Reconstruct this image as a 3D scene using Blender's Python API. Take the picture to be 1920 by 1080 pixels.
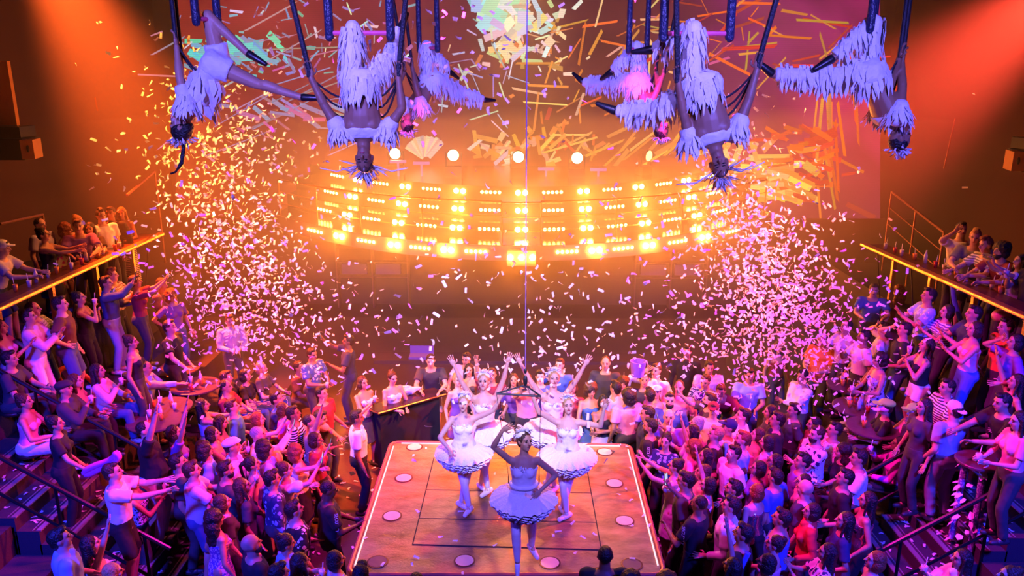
import bpy, bmesh, math, random
from mathutils import Vector, Matrix, Quaternion, noise
V = Vector
PI = math.pi
rnd = random.Random(7)
for o in list(bpy.data.objects):
    bpy.data.objects.remove(o)
sc = bpy.context.scene
COL = sc.collection

HAZE = .024
BULB_BIG, BULB_DOT, SCREEN = 900.0, 120.0, 1.5
# ------------------------------------------------------------------ camera
FPX = 1500.0
PITCH = math.radians(15.3)
CAM = V((0, 0, 6.56))
YAW = math.radians(0.69)
cam_data = bpy.data.cameras.new('camera')
cam_data.sensor_width = 36
cam_data.lens = FPX * 36 / 1920
cam_data.clip_end = 200
cam = bpy.data.objects.new('camera', cam_data)
COL.objects.link(cam)
cam.location = CAM
cam.rotation_euler = (PI / 2 - PITCH, 0, YAW)
sc.camera = cam
CM = cam.rotation_euler.to_matrix()


def ray(px, py):
    return CM @ V(((px - 960) / FPX, -(py - 540) / FPX, -1))


def at_z(px, py, z):
    d = ray(px, py)
    return CAM + d * ((z - CAM.z) / d.z)


def at_y(px, py, y):
    d = ray(px, py)
    return CAM + d * ((y - CAM.y) / d.y)


# ------------------------------------------------------------------ world, view
world = bpy.data.worlds.new('world')
sc.world = world
world.use_nodes = True
world.node_tree.nodes['Background'].inputs[0].default_value = (0.1, 0.03, 0.2, 1)
world.node_tree.nodes['Background'].inputs[1].default_value = 0.02
sc.view_settings.view_transform = 'Standard'
sc.view_settings.look = 'None'
sc.view_settings.exposure = 0.0
sc.view_settings.gamma = 1
sc.view_settings.use_curve_mapping = False
cy = sc.cycles
cy.use_denoising = True
cy.max_bounces = 4
cy.diffuse_bounces = 2
cy.glossy_bounces = 2
cy.transmission_bounces = 3
cy.volume_bounces = 0
cy.transparent_max_bounces = 6
cy.sample_clamp_indirect = 4
cy.caustics_reflective = False
cy.caustics_refractive = False


def light(name, kind, loc, target, color, power, size=0.3, angle=40, blend=0.6, size_y=None):
    d = bpy.data.lights.new(name, kind)
    d.color = color
    d.energy = power
    if kind == 'SPOT':
        d.spot_size = math.radians(angle)
        d.spot_blend = blend
        d.shadow_soft_size = size
    elif kind == 'AREA':
        d.shape = 'RECTANGLE'
        d.size = size
        d.size_y = size_y or size
        d.spread = math.radians(angle if angle != 40 else 80)
    else:
        d.shadow_soft_size = size
    o = bpy.data.objects.new(name, d)
    COL.objects.link(o)
    o.location = loc
    o.rotation_euler = (V(target) - V(loc)).to_track_quat('-Z', 'Y').to_euler()
    return o


# beams that cross the haze from the two upper corners
light('orange_beam', 'SPOT', (-9.2, 15.5, 9.9), (-5.2, 13.6, 2.8), (1, .10, .012), 52000, .2, 34, 1)
light('orange_beam', 'SPOT', (10.4, 15.0, 8.8), (4.6, 13.0, 4.6), (1, .06, .03), 40000, .2, 32, 1)
# unseen amber spots, added to brighten the balcony guests
for s_ in (-1, 1):
    light('balcony_fill', 'SPOT', (s_ * 3.2, 15.0, 8.8), (s_ * 7.7, 12.4, 3.2), (1, .28, .06), 1500, .25, 34, .7)
# warm key for the confetti
light('amber_side', 'SPOT', (-8.6, 9.0, 9.4), (-3.8, 11.3, 4.9), (1, .42, .05), 15000, .25, 32, .7)
light('amber_side', 'SPOT', (8.6, 9.0, 9.4), (3.3, 11.2, 4.7), (1, .36, .10), 11000, .25, 28, .7)
# magenta wash over the crowd
light('magenta_wash', 'SPOT', (-.7, 8.9, 7.55), (-4.7, 10.5, .6), (1, .015, .50), 3900, .3, 58, .7)
light('magenta_wash', 'SPOT', (.7, 8.9, 7.55), (4.7, 10.5, .6), (1, .015, .52), 3900, .3, 58, .7)
# blue and violet wash from the audience side
light('blue_wash', 'SPOT', (-5.5, 1.5, 8.5), (-4.6, 8.4, 1.2), (.03, .03, 1), 14000, .4, 56, .9)
light('blue_wash', 'SPOT', (5.5, 1.5, 8.5), (4.6, 8.4, 1.2), (.035, .03, 1), 14000, .4, 56, .9)
# follow spots on the dancers and the aerial artists
light('stage_key', 'SPOT', (0, .5, 10.6), (0, 10.7, 1.9), (.72, .62, 1), 9500, .12, 15, .5)
light('front_violet', 'SPOT', (.5, .8, 9.6), (0, 8.4, 1.9), (.18, .13, 1), 5000, .12, 16, .6)
light('stage_back', 'SPOT', (0, 17.0, 9.6), (0, 9.8, 1.2), (1, .40, .11), 3800, .3, 30, .6)
light('aerial_key', 'SPOT', (-2.4, 0.5, 8.2), (-1.4, 6.8, 6.4), (.16, .13, 1), 4600, .15, 40, .6)
light('aerial_key', 'SPOT', (2.4, 0.5, 8.2), (1.6, 6.8, 6.4), (.16, .13, 1), 4600, .15, 40, .6)
light('aerial_key', 'SPOT', (0, 2.0, 9.8), (0, 10.2, 6.4), (.30, .18, 1), 1100, .2, 50, .6)


# ------------------------------------------------------------------ materials
MATS = {}


def nodes_of(m):
    m.use_nodes = True
    nt = m.node_tree
    return nt, nt.nodes['Principled BSDF']


def mat(name, color, rough=.6, metal=0, emit=None, strength=0, alpha=None, var=.12, scale=14, bump=.15, sheen=0):
    if name in MATS:
        return MATS[name]
    m = bpy.data.materials.new(name)
    MATS[name] = m
    nt, b = nodes_of(m)
    N, L = nt.nodes, nt.links
    b.inputs['Roughness'].default_value = rough
    b.inputs['Metallic'].default_value = metal
    tc = N.new('ShaderNodeTexCoord')
    nz = N.new('ShaderNodeTexNoise')
    nz.inputs['Scale'].default_value = scale
    L.new(tc.outputs['Object'], nz.inputs['Vector'])
    rp = N.new('ShaderNodeMixRGB')
    rp.inputs[1].default_value = tuple(c * (1 - var) for c in color[:3]) + (1,)
    rp.inputs[2].default_value = tuple(min(1, c * (1 + var)) for c in color[:3]) + (1,)
    L.new(nz.outputs['Fac'], rp.inputs[0])
    L.new(rp.outputs[0], b.inputs['Base Color'])
    if bump:
        bp = N.new('ShaderNodeBump')
        bp.inputs['Strength'].default_value = bump
        bp.inputs['Distance'].default_value = .02
        L.new(nz.outputs['Fac'], bp.inputs['Height'])
        L.new(bp.outputs[0], b.inputs['Normal'])
    if emit:
        b.inputs['Emission Color'].default_value = tuple(emit) + (1,)
        b.inputs['Emission Strength'].default_value = strength
    if alpha is not None:
        b.inputs['Transmission Weight'].default_value = alpha
        b.inputs['IOR'].default_value = 1.2
    if sheen:
        b.inputs['Sheen Weight'].default_value = sheen
    return m


def glow(name, color, strength):
    if name in MATS:
        return MATS[name]
    m = bpy.data.materials.new(name)
    MATS[name] = m
    nt, b = nodes_of(m)
    b.inputs['Base Color'].default_value = (.02, .02, .02, 1)
    b.inputs['Emission Color'].default_value = tuple(color) + (1,)
    b.inputs['Emission Strength'].default_value = strength
    return m


def cloth(color, pattern='plain', color2=(.9, .9, .9)):
    key = 'cloth_%s_%s' % (pattern, '_'.join('%02d' % int(c * 99) for c in list(color) + list(color2)))
    if key in MATS:
        return MATS[key]
    m = mat(key, color, .85, var=.16, scale=7, bump=.5)
    if pattern == 'plain':
        return m
    nt = m.node_tree
    N, L = nt.nodes, nt.links
    b = N['Principled BSDF']
    tc = next(n for n in N if n.type == 'TEX_COORD')
    src = b.inputs['Base Color'].links[0].from_socket
    mix = N.new('ShaderNodeMixRGB')
    L.new(src, mix.inputs[1])
    mix.inputs[2].default_value = tuple(color2) + (1,)
    if pattern in ('stripe', 'plaid'):
        def band(axis, sc_):
            w = N.new('ShaderNodeTexWave')
            w.bands_direction = axis
            w.inputs['Scale'].default_value = sc_
            L.new(tc.outputs['Object'], w.inputs['Vector'])
            g = N.new('ShaderNodeMath')
            g.operation = 'GREATER_THAN'
            g.inputs[1].default_value = .55
            L.new(w.outputs['Fac'], g.inputs[0])
            return g
        a = band('Z', 9)
        if pattern == 'plaid':
            c = band('X', 9)
            s = N.new('ShaderNodeMath')
            s.operation = 'ADD'
            L.new(a.outputs[0], s.inputs[0])
            L.new(c.outputs[0], s.inputs[1])
            h = N.new('ShaderNodeMath')
            h.operation = 'MULTIPLY'
            h.inputs[1].default_value = .5
            L.new(s.outputs[0], h.inputs[0])
            a = h
        L.new(a.outputs[0], mix.inputs[0])
    elif pattern in ('floral', 'lace'):
        v = N.new('ShaderNodeTexVoronoi')
        v.inputs['Scale'].default_value = 13 if pattern == 'floral' else 40
        L.new(tc.outputs['Object'], v.inputs['Vector'])
        nz = N.new('ShaderNodeTexNoise')
        nz.inputs['Scale'].default_value = 30
        L.new(tc.outputs['Object'], nz.inputs['Vector'])
        s = N.new('ShaderNodeMath')
        s.operation = 'ADD'
        L.new(v.outputs['Distance'], s.inputs[0])
        L.new(nz.outputs['Fac'], s.inputs[1])
        g = N.new('ShaderNodeMath')
        g.operation = 'LESS_THAN'
        g.inputs[1].default_value = .85 if pattern == 'floral' else .95
        L.new(s.outputs[0], g.inputs[0])
        L.new(g.outputs[0], mix.inputs[0])
    elif pattern == 'sequin':
        v = N.new('ShaderNodeTexVoronoi')
        v.inputs['Scale'].default_value = 55
        L.new(tc.outputs['Object'], v.inputs['Vector'])
        bp = N.new('ShaderNodeBump')
        bp.inputs['Strength'].default_value = 1
        L.new(v.outputs['Color'], bp.inputs['Height'])
        L.new(bp.outputs[0], b.inputs['Normal'])
        b.inputs['Roughness'].default_value = .15
        b.inputs['Metallic'].default_value = .9
        mix.inputs[0].default_value = .3
    L.new(mix.outputs[0], b.inputs['Base Color'])
    return m


BLACK = mat('black_paint', (.012, .012, .014), .45)
MATTE = mat('matt_black', (.012, .010, .012), .9)
STEEL = mat('dark_steel', (.03, .03, .035), .35, .8, bump=0)
BRASS = mat('brass', (.75, .46, .14), .32, .9, scale=60, bump=.3)
CARPET = mat('dark_carpet', (.035, .02, .035), .9, scale=90, bump=.4)
SKINS = [mat('skin_%d' % i, c, .5, var=.06, bump=.05) for i, c in enumerate(((.62, .36, .26), (.50, .26, .17), (.30, .14, .08), (.12, .055, .035)))]
HAIRS = {'dk': (.012, .008, .007), 'br': (.06, .025, .012), 'au': (.22, .06, .02), 'bl': (.45, .27, .10), 'gr': (.30, .28, .27), 'wh': (.8, .8, .8)}
HAIRM = {k: mat('hair_' + k, c, .5, scale=60, bump=.8, var=.4) for k, c in HAIRS.items()}
EYE = mat('eye_dark', (.01, .008, .01), .3, bump=0)
LIP = mat('lip', (.35, .06, .07), .4, bump=0)


# ------------------------------------------------------------------ object helpers
def link(o, parent=None):
    COL.objects.link(o)
    if parent is not None:
        o.parent = parent
    return o


def mesh_of(bm, name, smooth=True, recalc=True):
    if recalc:
        bmesh.ops.recalc_face_normals(bm, faces=bm.faces)
    me = bpy.data.meshes.new(name)
    bm.to_mesh(me)
    bm.free()
    if smooth:
        for p in me.polygons:
            p.use_smooth = True
    return me


def obj(name, me, m=None, parent=None, loc=None, rot=None):
    if isinstance(me, bmesh.types.BMesh):
        me = mesh_of(me, name, smooth=False)
    o = bpy.data.objects.new(name, me)
    if m is not None:
        ms = m if isinstance(m, (list, tuple)) else [m]
        if len(me.materials) < len(ms):
            for x in ms[len(me.materials):]:
                me.materials.append(x)
        else:
            for i, x in enumerate(ms):
                if me.materials[i] != x:
                    o.material_slots[i].link = 'OBJECT'
                    o.material_slots[i].material = x
    link(o, parent)
    if loc is not None:
        o.location = loc
    if rot is not None:
        o.rotation_euler = rot
    return o


def empty(name, loc=(0, 0, 0), rz=0):
    o = bpy.data.objects.new(name, None)
    link(o)
    o.location = loc
    o.rotation_euler = (0, 0, rz)
    o.empty_display_size = .1
    return o


def tag(o, label=None, cat=None, group=None, kind=None):
    if label:
        o['label'] = label
    if cat:
        o['category'] = cat
    if group:
        o['group'] = group
    if kind:
        o['kind'] = kind
    return o


def struct(name, bm, m, parent=None):
    o = obj(name, bm, m, parent)
    if parent is None:
        o['kind'] = 'structure'
    return o


def box(bm, c, s, rot=None, mi=0):
    r = bmesh.ops.create_cube(bm, size=1)
    M = Matrix.Translation(V(c)) @ (rot.to_4x4() if rot is not None else Matrix.Identity(4)) @ Matrix.Diagonal((s[0], s[1], s[2], 1))
    bmesh.ops.transform(bm, matrix=M, verts=r['verts'])
    if mi:
        for f in {f for v in r['verts'] for f in v.link_faces}:
            f.material_index = mi
    return r['verts']


def basis(d):
    d = V(d).normalized()
    a = V((0, 0, 1)) if abs(d.z) < .9 else V((1, 0, 0))
    x = a.cross(d).normalized()
    return x, d.cross(x), d


def loft(bm, rings, seg=12, mi=0):
    """rings: (centre, x vector, y vector); closed ends"""
    vs = []
    for c, x, y in rings:
        c, x, y = V(c), V(x), V(y)
        vs.append([bm.verts.new(c + x * math.cos(2 * PI * k / seg) + y * math.sin(2 * PI * k / seg)) for k in range(seg)])
    fs = []
    for a, b in zip(vs, vs[1:]):
        for k in range(seg):
            fs.append(bm.faces.new((a[k], a[(k + 1) % seg], b[(k + 1) % seg], b[k])))
    fs.append(bm.faces.new(vs[0][::-1]))
    fs.append(bm.faces.new(vs[-1]))
    if mi:
        for f in fs:
            f.material_index = mi
    return vs


def tube(bm, pts, r, seg=6, r2=None, mi=0):
    pts = [V(p) for p in pts]
    n = len(pts)
    rings = []
    x0 = None
    for i, p in enumerate(pts):
        d = (pts[min(i + 1, n - 1)] - pts[max(i - 1, 0)])
        x, y, _ = basis(d)
        if x0 is not None:
            dn = d.normalized()
            x = (x0 - dn * x0.dot(dn)).normalized()
            y = dn.cross(x)
        x0 = x
        rr = r if r2 is None else r + (r2 - r) * i / max(1, n - 1)
        rings.append((p, x * rr, y * rr))
    loft(bm, rings, seg, mi)


def capsule(bm, a, b, ra, rb, seg=10, mi=0):
    a, b = V(a), V(b)
    x, y, d = basis(b - a if (b - a).length > 1e-5 else V((0, 0, 1)))
    rings = []
    for t in (80, 55, 28, 0):
        rr = ra * math.cos(math.radians(t))
        rings.append((a - d * ra * math.sin(math.radians(t)), x * rr, y * rr))
    for t in (0, 28, 55, 80):
        rr = rb * math.cos(math.radians(t))
        rings.append((b + d * rb * math.sin(math.radians(t)), x * rr, y * rr))
    loft(bm, rings, seg, mi)


def ell(bm, c, r, M=None, mi=0, u=14, v=9):
    q = bmesh.ops.create_uvsphere(bm, u_segments=u, v_segments=v, radius=1)
    T = Matrix.Translation(V(c)) @ (M.to_4x4() if M is not None else Matrix.Identity(4)) @ Matrix.Diagonal((r[0], r[1], r[2], 1))
    bmesh.ops.transform(bm, matrix=T, verts=q['verts'])
    if mi:
        for f in {f for vv in q['verts'] for f in vv.link_faces}:
            f.material_index = mi


def lathe(bm, prof, c=(0, 0, 0), seg=16, mi=0):
    c = V(c)
    loft(bm, [(c + V((0, 0, z)), V((r, 0, 0)), V((0, r, 0))) for r, z in prof], seg, mi)


# ------------------------------------------------------------------ batch remesher: union of closed solids -> one continuous skin
PENDING = []


def plan_remesh(bm, name, voxel, smooth=2, extra=None, wrinkle=0):
    me = bpy.data.meshes.new(name + '_raw')
    bmesh.ops.recalc_face_normals(bm, faces=bm.faces)
    bm.to_mesh(me)
    bm.free()
    o = bpy.data.objects.new('tmp', me)
    COL.objects.link(o)
    r = o.modifiers.new('r', 'REMESH')
    r.mode = 'VOXEL'
    r.voxel_size = voxel
    r.use_smooth_shade = True
    if smooth:
        s = o.modifiers.new('s', 'SMOOTH')
        s.factor = .5
        s.iterations = smooth
    rec = {'obj': o, 'name': name, 'extra': extra, 'wrinkle': wrinkle, 'mesh': None}
    PENDING.append(rec)
    return rec


def run_remesh():
    dg = bpy.context.evaluated_depsgraph_get()
    dg.update()
    for rec in PENDING:
        if rec['mesh'] is not None:
            continue
        ev = rec['obj'].evaluated_get(dg)
        me = bpy.data.meshes.new_from_object(ev, depsgraph=dg)
        me.name = rec['name']
        if rec['wrinkle'] or rec['extra'] is not None:
            bm = bmesh.new()
            bm.from_mesh(me)
            if rec['wrinkle']:
                w = rec['wrinkle']
                bm.normal_update()
                for v in bm.verts:
                    n = noise.noise(V((v.co.x * 9, v.co.y * 9, v.co.z * 5))) + .5 * noise.noise(v.co * 22)
                    v.co += v.normal * n * w
            if rec['extra'] is not None:
                em = rec['extra']
                bm.from_mesh(em)
            bm.to_mesh(me)
            bm.free()
        for p in me.polygons:
            p.use_smooth = True
        rec['mesh'] = me
    for rec in PENDING:
        if rec['obj'] is not None:
            raw = rec['obj'].data
            bpy.data.objects.remove(rec['obj'])
            bpy.data.meshes.remove(raw)
            rec['obj'] = None
    PENDING.clear()


# ------------------------------------------------------------------ the setting
def slab(bm, x0, x1, y0, y1, z0, z1):
    box(bm, ((x0 + x1) / 2, (y0 + y1) / 2, (z0 + z1) / 2), (abs(x1 - x0), abs(y1 - y0), abs(z1 - z0)))


WALL = mat('wall_black_red', (.05, .009, .012), .85, scale=3, bump=.3)
bm = bmesh.new(); slab(bm, -11, 11, -4, 26, -.3, 0)
struct('floor', bm, mat('club_floor', (.05, .018, .03), .35, scale=25, bump=.1))
bm = bmesh.new(); slab(bm, -11, 11, 25, 25.3, 0, 12); struct('wall_back', bm, WALL)
bm = bmesh.new(); slab(bm, -11.3, -11, -4, 26, 0, 12); struct('wall_left', bm, WALL)
bm = bmesh.new(); slab(bm, 11, 11.3, -4, 26, 0, 12); struct('wall_right', bm, WALL)
bm = bmesh.new(); slab(bm, -11, 11, -4.3, -4, 0, 12); struct('wall_front', bm, WALL)
bm = bmesh.new(); slab(bm, -11, 11, -4, 26, 12, 12.3); struct('ceiling', bm, MATTE)

# haze machine fog that fills the room
hz = bpy.data.materials.new('haze'); MATS['haze'] = hz
hz.use_nodes = True
nt = hz.node_tree
nt.nodes.remove(nt.nodes['Principled BSDF'])
vs_ = nt.nodes.new('ShaderNodeVolumeScatter')
vs_.inputs['Color'].default_value = (1, 1, 1, 1)
vs_.inputs['Density'].default_value = HAZE
vs_.inputs['Anisotropy'].default_value = .35
nt.links.new(vs_.outputs[0], nt.nodes['Material Output'].inputs['Volume'])
bm = bmesh.new(); slab(bm, -10.98, 10.98, 12.6, 23.55, 2.6, 11.98); slab(bm, -10.98, 10.98, 12.6, 22.15, .004, 2.6)
o = struct('haze', bm, hz)
o['kind'] = 'stuff'
tag(o, 'warm smoke hanging over the rear half of the hall', 'haze')

hz2 = hz.copy(); hz2.name = 'halo_haze_volume'  # extra dense volume, added to spread a halo round the bulbs
hz2.node_tree.nodes['Volume Scatter'].inputs['Density'].default_value = .036
bm = bmesh.new(); slab(bm, -8.5, 8.5, 15.6, 22.1, 1.9, 5.6)
o = struct('halo_haze', bm, hz2); o['kind'] = 'stuff'
tag(o, 'extra smoke volume added for the glow around the light steps', 'haze')

# terraces on both sides of the floor (each .4 m high), upper tiers
STEP_H, SLOPE, X0 = .4, .65, 4.36


def terrace_x(k):
    return X0 + (k - .5) * STEP_H / SLOPE


RISER = mat('terrace_riser', (.02, .012, .02), .5)
for s, side in ((-1, 'left'), (1, 'right')):
    for k in range(1, 5):
        bm = bmesh.new()
        slab(bm, s * terrace_x(k), s * (terrace_x(k) + 6 if k == 4 else terrace_x(k + 1) + .02), 10.05, 17.2, 0, k * STEP_H)
        o = struct('terrace', bm, CARPET)
    bm = bmesh.new()
    xe = 7.15 if s < 0 else 6.75
    slab(bm, s * xe, s * 10.98, 8.0, 17.2, 1.6, 2.45)
    struct('balcony_floor', bm, CARPET)
    # stair in the aisle, treads with a metal nosing strip
    st = bpy.data.objects.new('side_stair', None); link(st); st['kind'] = 'structure'
    for k in range(1, 10):
        xa = 4.5 + (k - 1) * .28
        bm = bmesh.new()
        slab(bm, s * xa, s * (xa + (.30 if k < 9 else 3)), 8.6, 10.04, 0, k * .182)
        obj('stair_tread', bm, CARPET, st)
        bm = bmesh.new()
        slab(bm, s * (xa - .012), s * (xa + .05), 8.62, 10.02, k * .182 - .012, k * .182 + .006)
        slab(bm, s * (xa + .085), s * (xa + .10), 8.62, 10.02, k * .182, k * .182 + .004)
        obj('nosing_strip', bm, mat('nosing_metal', (.55, .5, .55), .28, .7, bump=.1), st)
    # front terraces next to the camera-side of the aisle
    for k in range(1, 5):
        bm = bmesh.new()
        slab(bm, s * (terrace_x(k) + .3), s * (terrace_x(k) + 7 if k == 4 else terrace_x(k + 1) + .32), 3.5, 8.55, 0, k * STEP_H)
        struct('terrace', bm, CARPET)
    # handrails of the stair
    for (yy, name) in ((8.58, 'near'), (10.03, 'far')):
        hr = bpy.data.objects.new('stair_handrail', None); link(hr)
        sd = 'left' if s < 0 else 'right'
        tag(hr, 'black steel handrail on the %s edge of the %s side stair' % (name, sd), 'handrail', 'stair handrails')
        zf = lambda x: SLOPE * (x - X0)
        bm = bmesh.new()
        tube(bm, [(s * 4.3, yy, .88), (s * 7.4, yy, .9 + zf(7.4))], .028, 8)
        obj('top_rail', bm, STEEL, hr)
        bm = bmesh.new()
        tube(bm, [(s * 4.5, yy, .42), (s * 7.4, yy, .4 + zf(7.4))], .02, 8)
        obj('mid_rail', bm, STEEL, hr)
        for xx in (4.6, 5.6, 6.6, 7.35):
            bm = bmesh.new()
            tube(bm, [(s * xx, yy, max(0, zf(xx) - .1)), (s * xx, yy, .9 + zf(xx))], .02, 8)
            obj('post', bm, STEEL, hr)

# balcony drink counters with a brass rail
for s, sd, xr0, xr1, y0, y1 in ((-1, 'left', 7.0, 7.0, 8.6, 15.2), (1, 'right', 6.62, 6.25, 8.6, 14.4)):
    root = bpy.data.objects.new('balcony_counter', None); link(root)
    tag(root, 'long brass edged drinks counter along the %s balcony' % sd, 'counter', 'balcony counters')
    L_ = V((s * (xr1 - xr0), y1 - y0, 0))
    q = L_.normalized().to_track_quat('Y', 'Z').to_matrix()
    mid = V((s * (xr0 + xr1) / 2, (y0 + y1) / 2, 3.47))
    bm = bmesh.new(); box(bm, mid, (.13, L_.length, .06), q)
    ov = obj('brass_rail', bm, BRASS, root)
    mb = ov.modifiers.new('b', 'BEVEL'); mb.width = .02; mb.segments = 3
    bm = bmesh.new(); box(bm, mid + V((s * .24, 0, -.02)), (.36, L_.length, .04), q)
    obj('counter_top', bm, mat('counter_wood', (.10, .035, .015), .3), root)
    n = 5
    for k in range(n):
        p = V((s * (xr0 + (xr1 - xr0) * (k + .5) / n), y0 + (y1 - y0) * (k + .5) / n, 0))
        bm = bmesh.new()
        box(bm, (p.x + s * .3, p.y, 2.95), (.07, .07, 1.0))
        obj('post', bm, BRASS, root)
        bm = bmesh.new()
        tube(bm, [(p.x + s * .3, p.y + .4, 2.5), (p.x + s * .3, p.y + .75, 3.4)], .012)
        obj('brace', bm, STEEL, root)

# thin guard rails further back on both sides
def guard(label, pts_top, drop, cols, m, r=.018, mids=2):
    g = bpy.data.objects.new('guard_rail', None); link(g)
    tag(g, label, 'railing', 'guard rails beside the upper tiers')
    bm = bmesh.new(); tube(bm, pts_top, r * 1.3); obj('top_rail', bm, m, g)
    for k in range(mids):
        bm = bmesh.new()
        tube(bm, [V(p) - V((0, 0, drop * (k + 1) / (mids + 1))) for p in pts_top], r * .6); obj('mid_rail', bm, m, g)
    for p in cols:
        bm = bmesh.new(); tube(bm, [p, V((p[0], p[1], 2.45))], r); obj('post', bm, m, g)


GREYM = mat('rail_paint', (.35, .16, .10), .5, .5)
a_, b_ = at_y(1672, 360, 16.5), at_y(1770, 436, 14.0)
guard('thin sloping railing behind the first guests of the right balcony', [a_, b_], 1.0, [a_, a_.lerp(b_, .5), b_], GREYM)
a_, b_ = at_y(238, 366, 14.5), at_y(290, 322, 17.0)
guard('thin sloping railing above the last guests of the left balcony', [a_, b_], 1.0, [b_], GREYM, mids=0)
a_, b_ = at_y(0, 420, 13.2), at_y(80, 402, 15.0)
guard('short tube rail behind the bald guest on the left balcony', [a_, b_], .9, [b_], GREYM, mids=0)

# ------------------------------------------------------------------ centre stage platform
SZ = 1.1
c1, c2 = at_z(734, 828, SZ), at_z(1182, 834, SZ)
c3, c4 = at_z(1247, 1077, SZ), at_z(651, 1077, SZ)
stage = bpy.data.objects.new('stage_platform', None); link(stage); stage['kind'] = 'structure'


def rounded(poly, r, n=6):
    out = []
    m = len(poly)
    for i in range(m):
        p, a, b = poly[i], poly[i - 1], poly[(i + 1) % m]
        da, db = (a - p).normalized(), (b - p).normalized()
        p0, p1 = p + da * r, p + db * r
        for k in range(n + 1):
            t = k / n
            out.append(p0 * (1 - t) ** 2 + p * 2 * t * (1 - t) + p1 * t ** 2)
    return out


def prism(bm, poly, z0, z1, mi=0):
    lo = [bm.verts.new((p.x, p.y, z0)) for p in poly]
    hi = [bm.verts.new((p.x, p.y, z1)) for p in poly]
    n = len(poly)
    fs = [bm.faces.new(hi), bm.faces.new(lo[::-1])]
    for k in range(n):
        fs.append(bm.faces.new((lo[k], lo[(k + 1) % n], hi[(k + 1) % n], hi[k])))
    if mi:
        for f in fs:
            f.material_index = mi


def inset(poly, d):
    c = sum(poly, V()) / len(poly)
    out = []
    n = len(poly)
    for i in range(n):
        a, p, b = poly[i - 1], poly[i], poly[(i + 1) % n]
        t = ((b - p).normalized() + (p - a).normalized()).normalized()
        nn = V((-t.y, t.x, 0))
        if nn.dot(c - p) < 0:
            nn = -nn
        out.append(p + nn * d)
    return out


quad = [c1, c2, c3, c4]
for i, (sx, sy) in enumerate(((-1, 1), (1, 1), (1, -1), (-1, -1))):
    quad[i] = V((quad[i].x, quad[i].y, 0))
RP = rounded(quad, .16)
# copper brown deck boards with worn patches
deck = bpy.data.materials.new('copper_deck'); MATS['copper_deck'] = deck
nt, b = nodes_of(deck)
N, L = nt.nodes, nt.links
tc = N.new('ShaderNodeTexCoord')
n1 = N.new('ShaderNodeTexNoise'); n1.inputs['Scale'].default_value = 2.2; n1.inputs['Detail'].default_value = 8; n1.inputs['Roughness'].default_value = .7
mp = N.new('ShaderNodeMapping'); mp.inputs['Scale'].default_value = (1, 2.4, 1)
L.new(tc.outputs['Object'], mp.inputs[0]); L.new(mp.outputs[0], n1.inputs['Vector'])
cr = N.new('ShaderNodeValToRGB')
cr.color_ramp.elements[0].position = .32; cr.color_ramp.elements[0].color = (.15, .055, .025, 1)
cr.color_ramp.elements[1].position = .68; cr.color_ramp.elements[1].color = (.44, .24, .11, 1)
L.new(n1.outputs['Fac'], cr.inputs[0]); L.new(cr.outputs[0], b.inputs['Base Color'])
rr = N.new('ShaderNodeMapRange'); rr.inputs[3].default_value = .25; rr.inputs[4].default_value = .6
L.new(n1.outputs['Fac'], rr.inputs[0]); L.new(rr.outputs[0], b.inputs['Roughness'])
n2 = N.new('ShaderNodeTexNoise'); n2.inputs['Scale'].default_value = 35
L.new(mp.outputs[0], n2.inputs['Vector'])
bp = N.new('ShaderNodeBump'); bp.inputs['Strength'].default_value = .25; bp.inputs['Distance'].default_value = .02
L.new(n2.outputs['Fac'], bp.inputs['Height']); L.new(bp.outputs[0], b.inputs['Normal'])
bm = bmesh.new(); prism(bm, RP, 0, SZ - .05)
obj('stage_body', bm, MATTE, stage)
bm = bmesh.new(); prism(bm, inset(RP, .03), SZ - .05, SZ - .004)
obj('stage_deck', bm, deck, stage)
bm = bmesh.new()
edge = [p + V((0, 0, SZ - .01)) for p in RP] + [RP[0] + V((0, 0, SZ - .01))]
tube(bm, edge, .028, 8)
obj('edge_tube', bm, mat('edge_copper', (.55, .12, .10), .35, .3), stage)
# LED strips along the two long sides and the back
pa = inset(RP, .055)


def strip(i, j):
    a, b = pa[i] + V((0, 0, SZ + .004)), pa[j] + V((0, 0, SZ + .004))
    bm = bmesh.new(); tube(bm, [a, b], .010, 6)
    obj('led_strip', bm, glow('led_pink', (1, .55, .62), 1.6), stage)


strip(6, 7 + 0); strip(13, 14); strip(27, 0)
# framed floor panels cut into the deck
PN = [at_z(814, 858, SZ), at_z(1097, 862, SZ), at_z(1127, 1031, SZ), at_z(774, 1021, SZ)]
rows_ = [0, .22, .56, .80, 1.0]
for i in range(3):
    for j in range(1):
        ts = (0, .42, .74, 1.0)
        y0_, y1_ = ts[i] + .004, ts[i + 1] - .004
        x0_, x1_ = .002, .998
        P = lambda u, v: (PN[0].lerp(PN[1], u)).lerp(PN[3].lerp(PN[2], u), v)
        pl = [P(x0_, y0_), P(x1_, y0_), P(x1_, y1_), P(x0_, y1_)]
        bm = bmesh.new(); prism(bm, pl[::-1], SZ - .01, SZ + .003)
        obj('floor_panel', bm, deck, stage)
bm = bmesh.new()
gp = [PN[0], PN[1], PN[2], PN[3]]
cc = sum(gp, V()) / 4
out_ = [p + (p - cc).normalized() * .015 for p in gp]
prism(bm, out_[::-1], SZ - .012, SZ - .002)
obj('panel_gap', bm, MATTE, stage)
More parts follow.
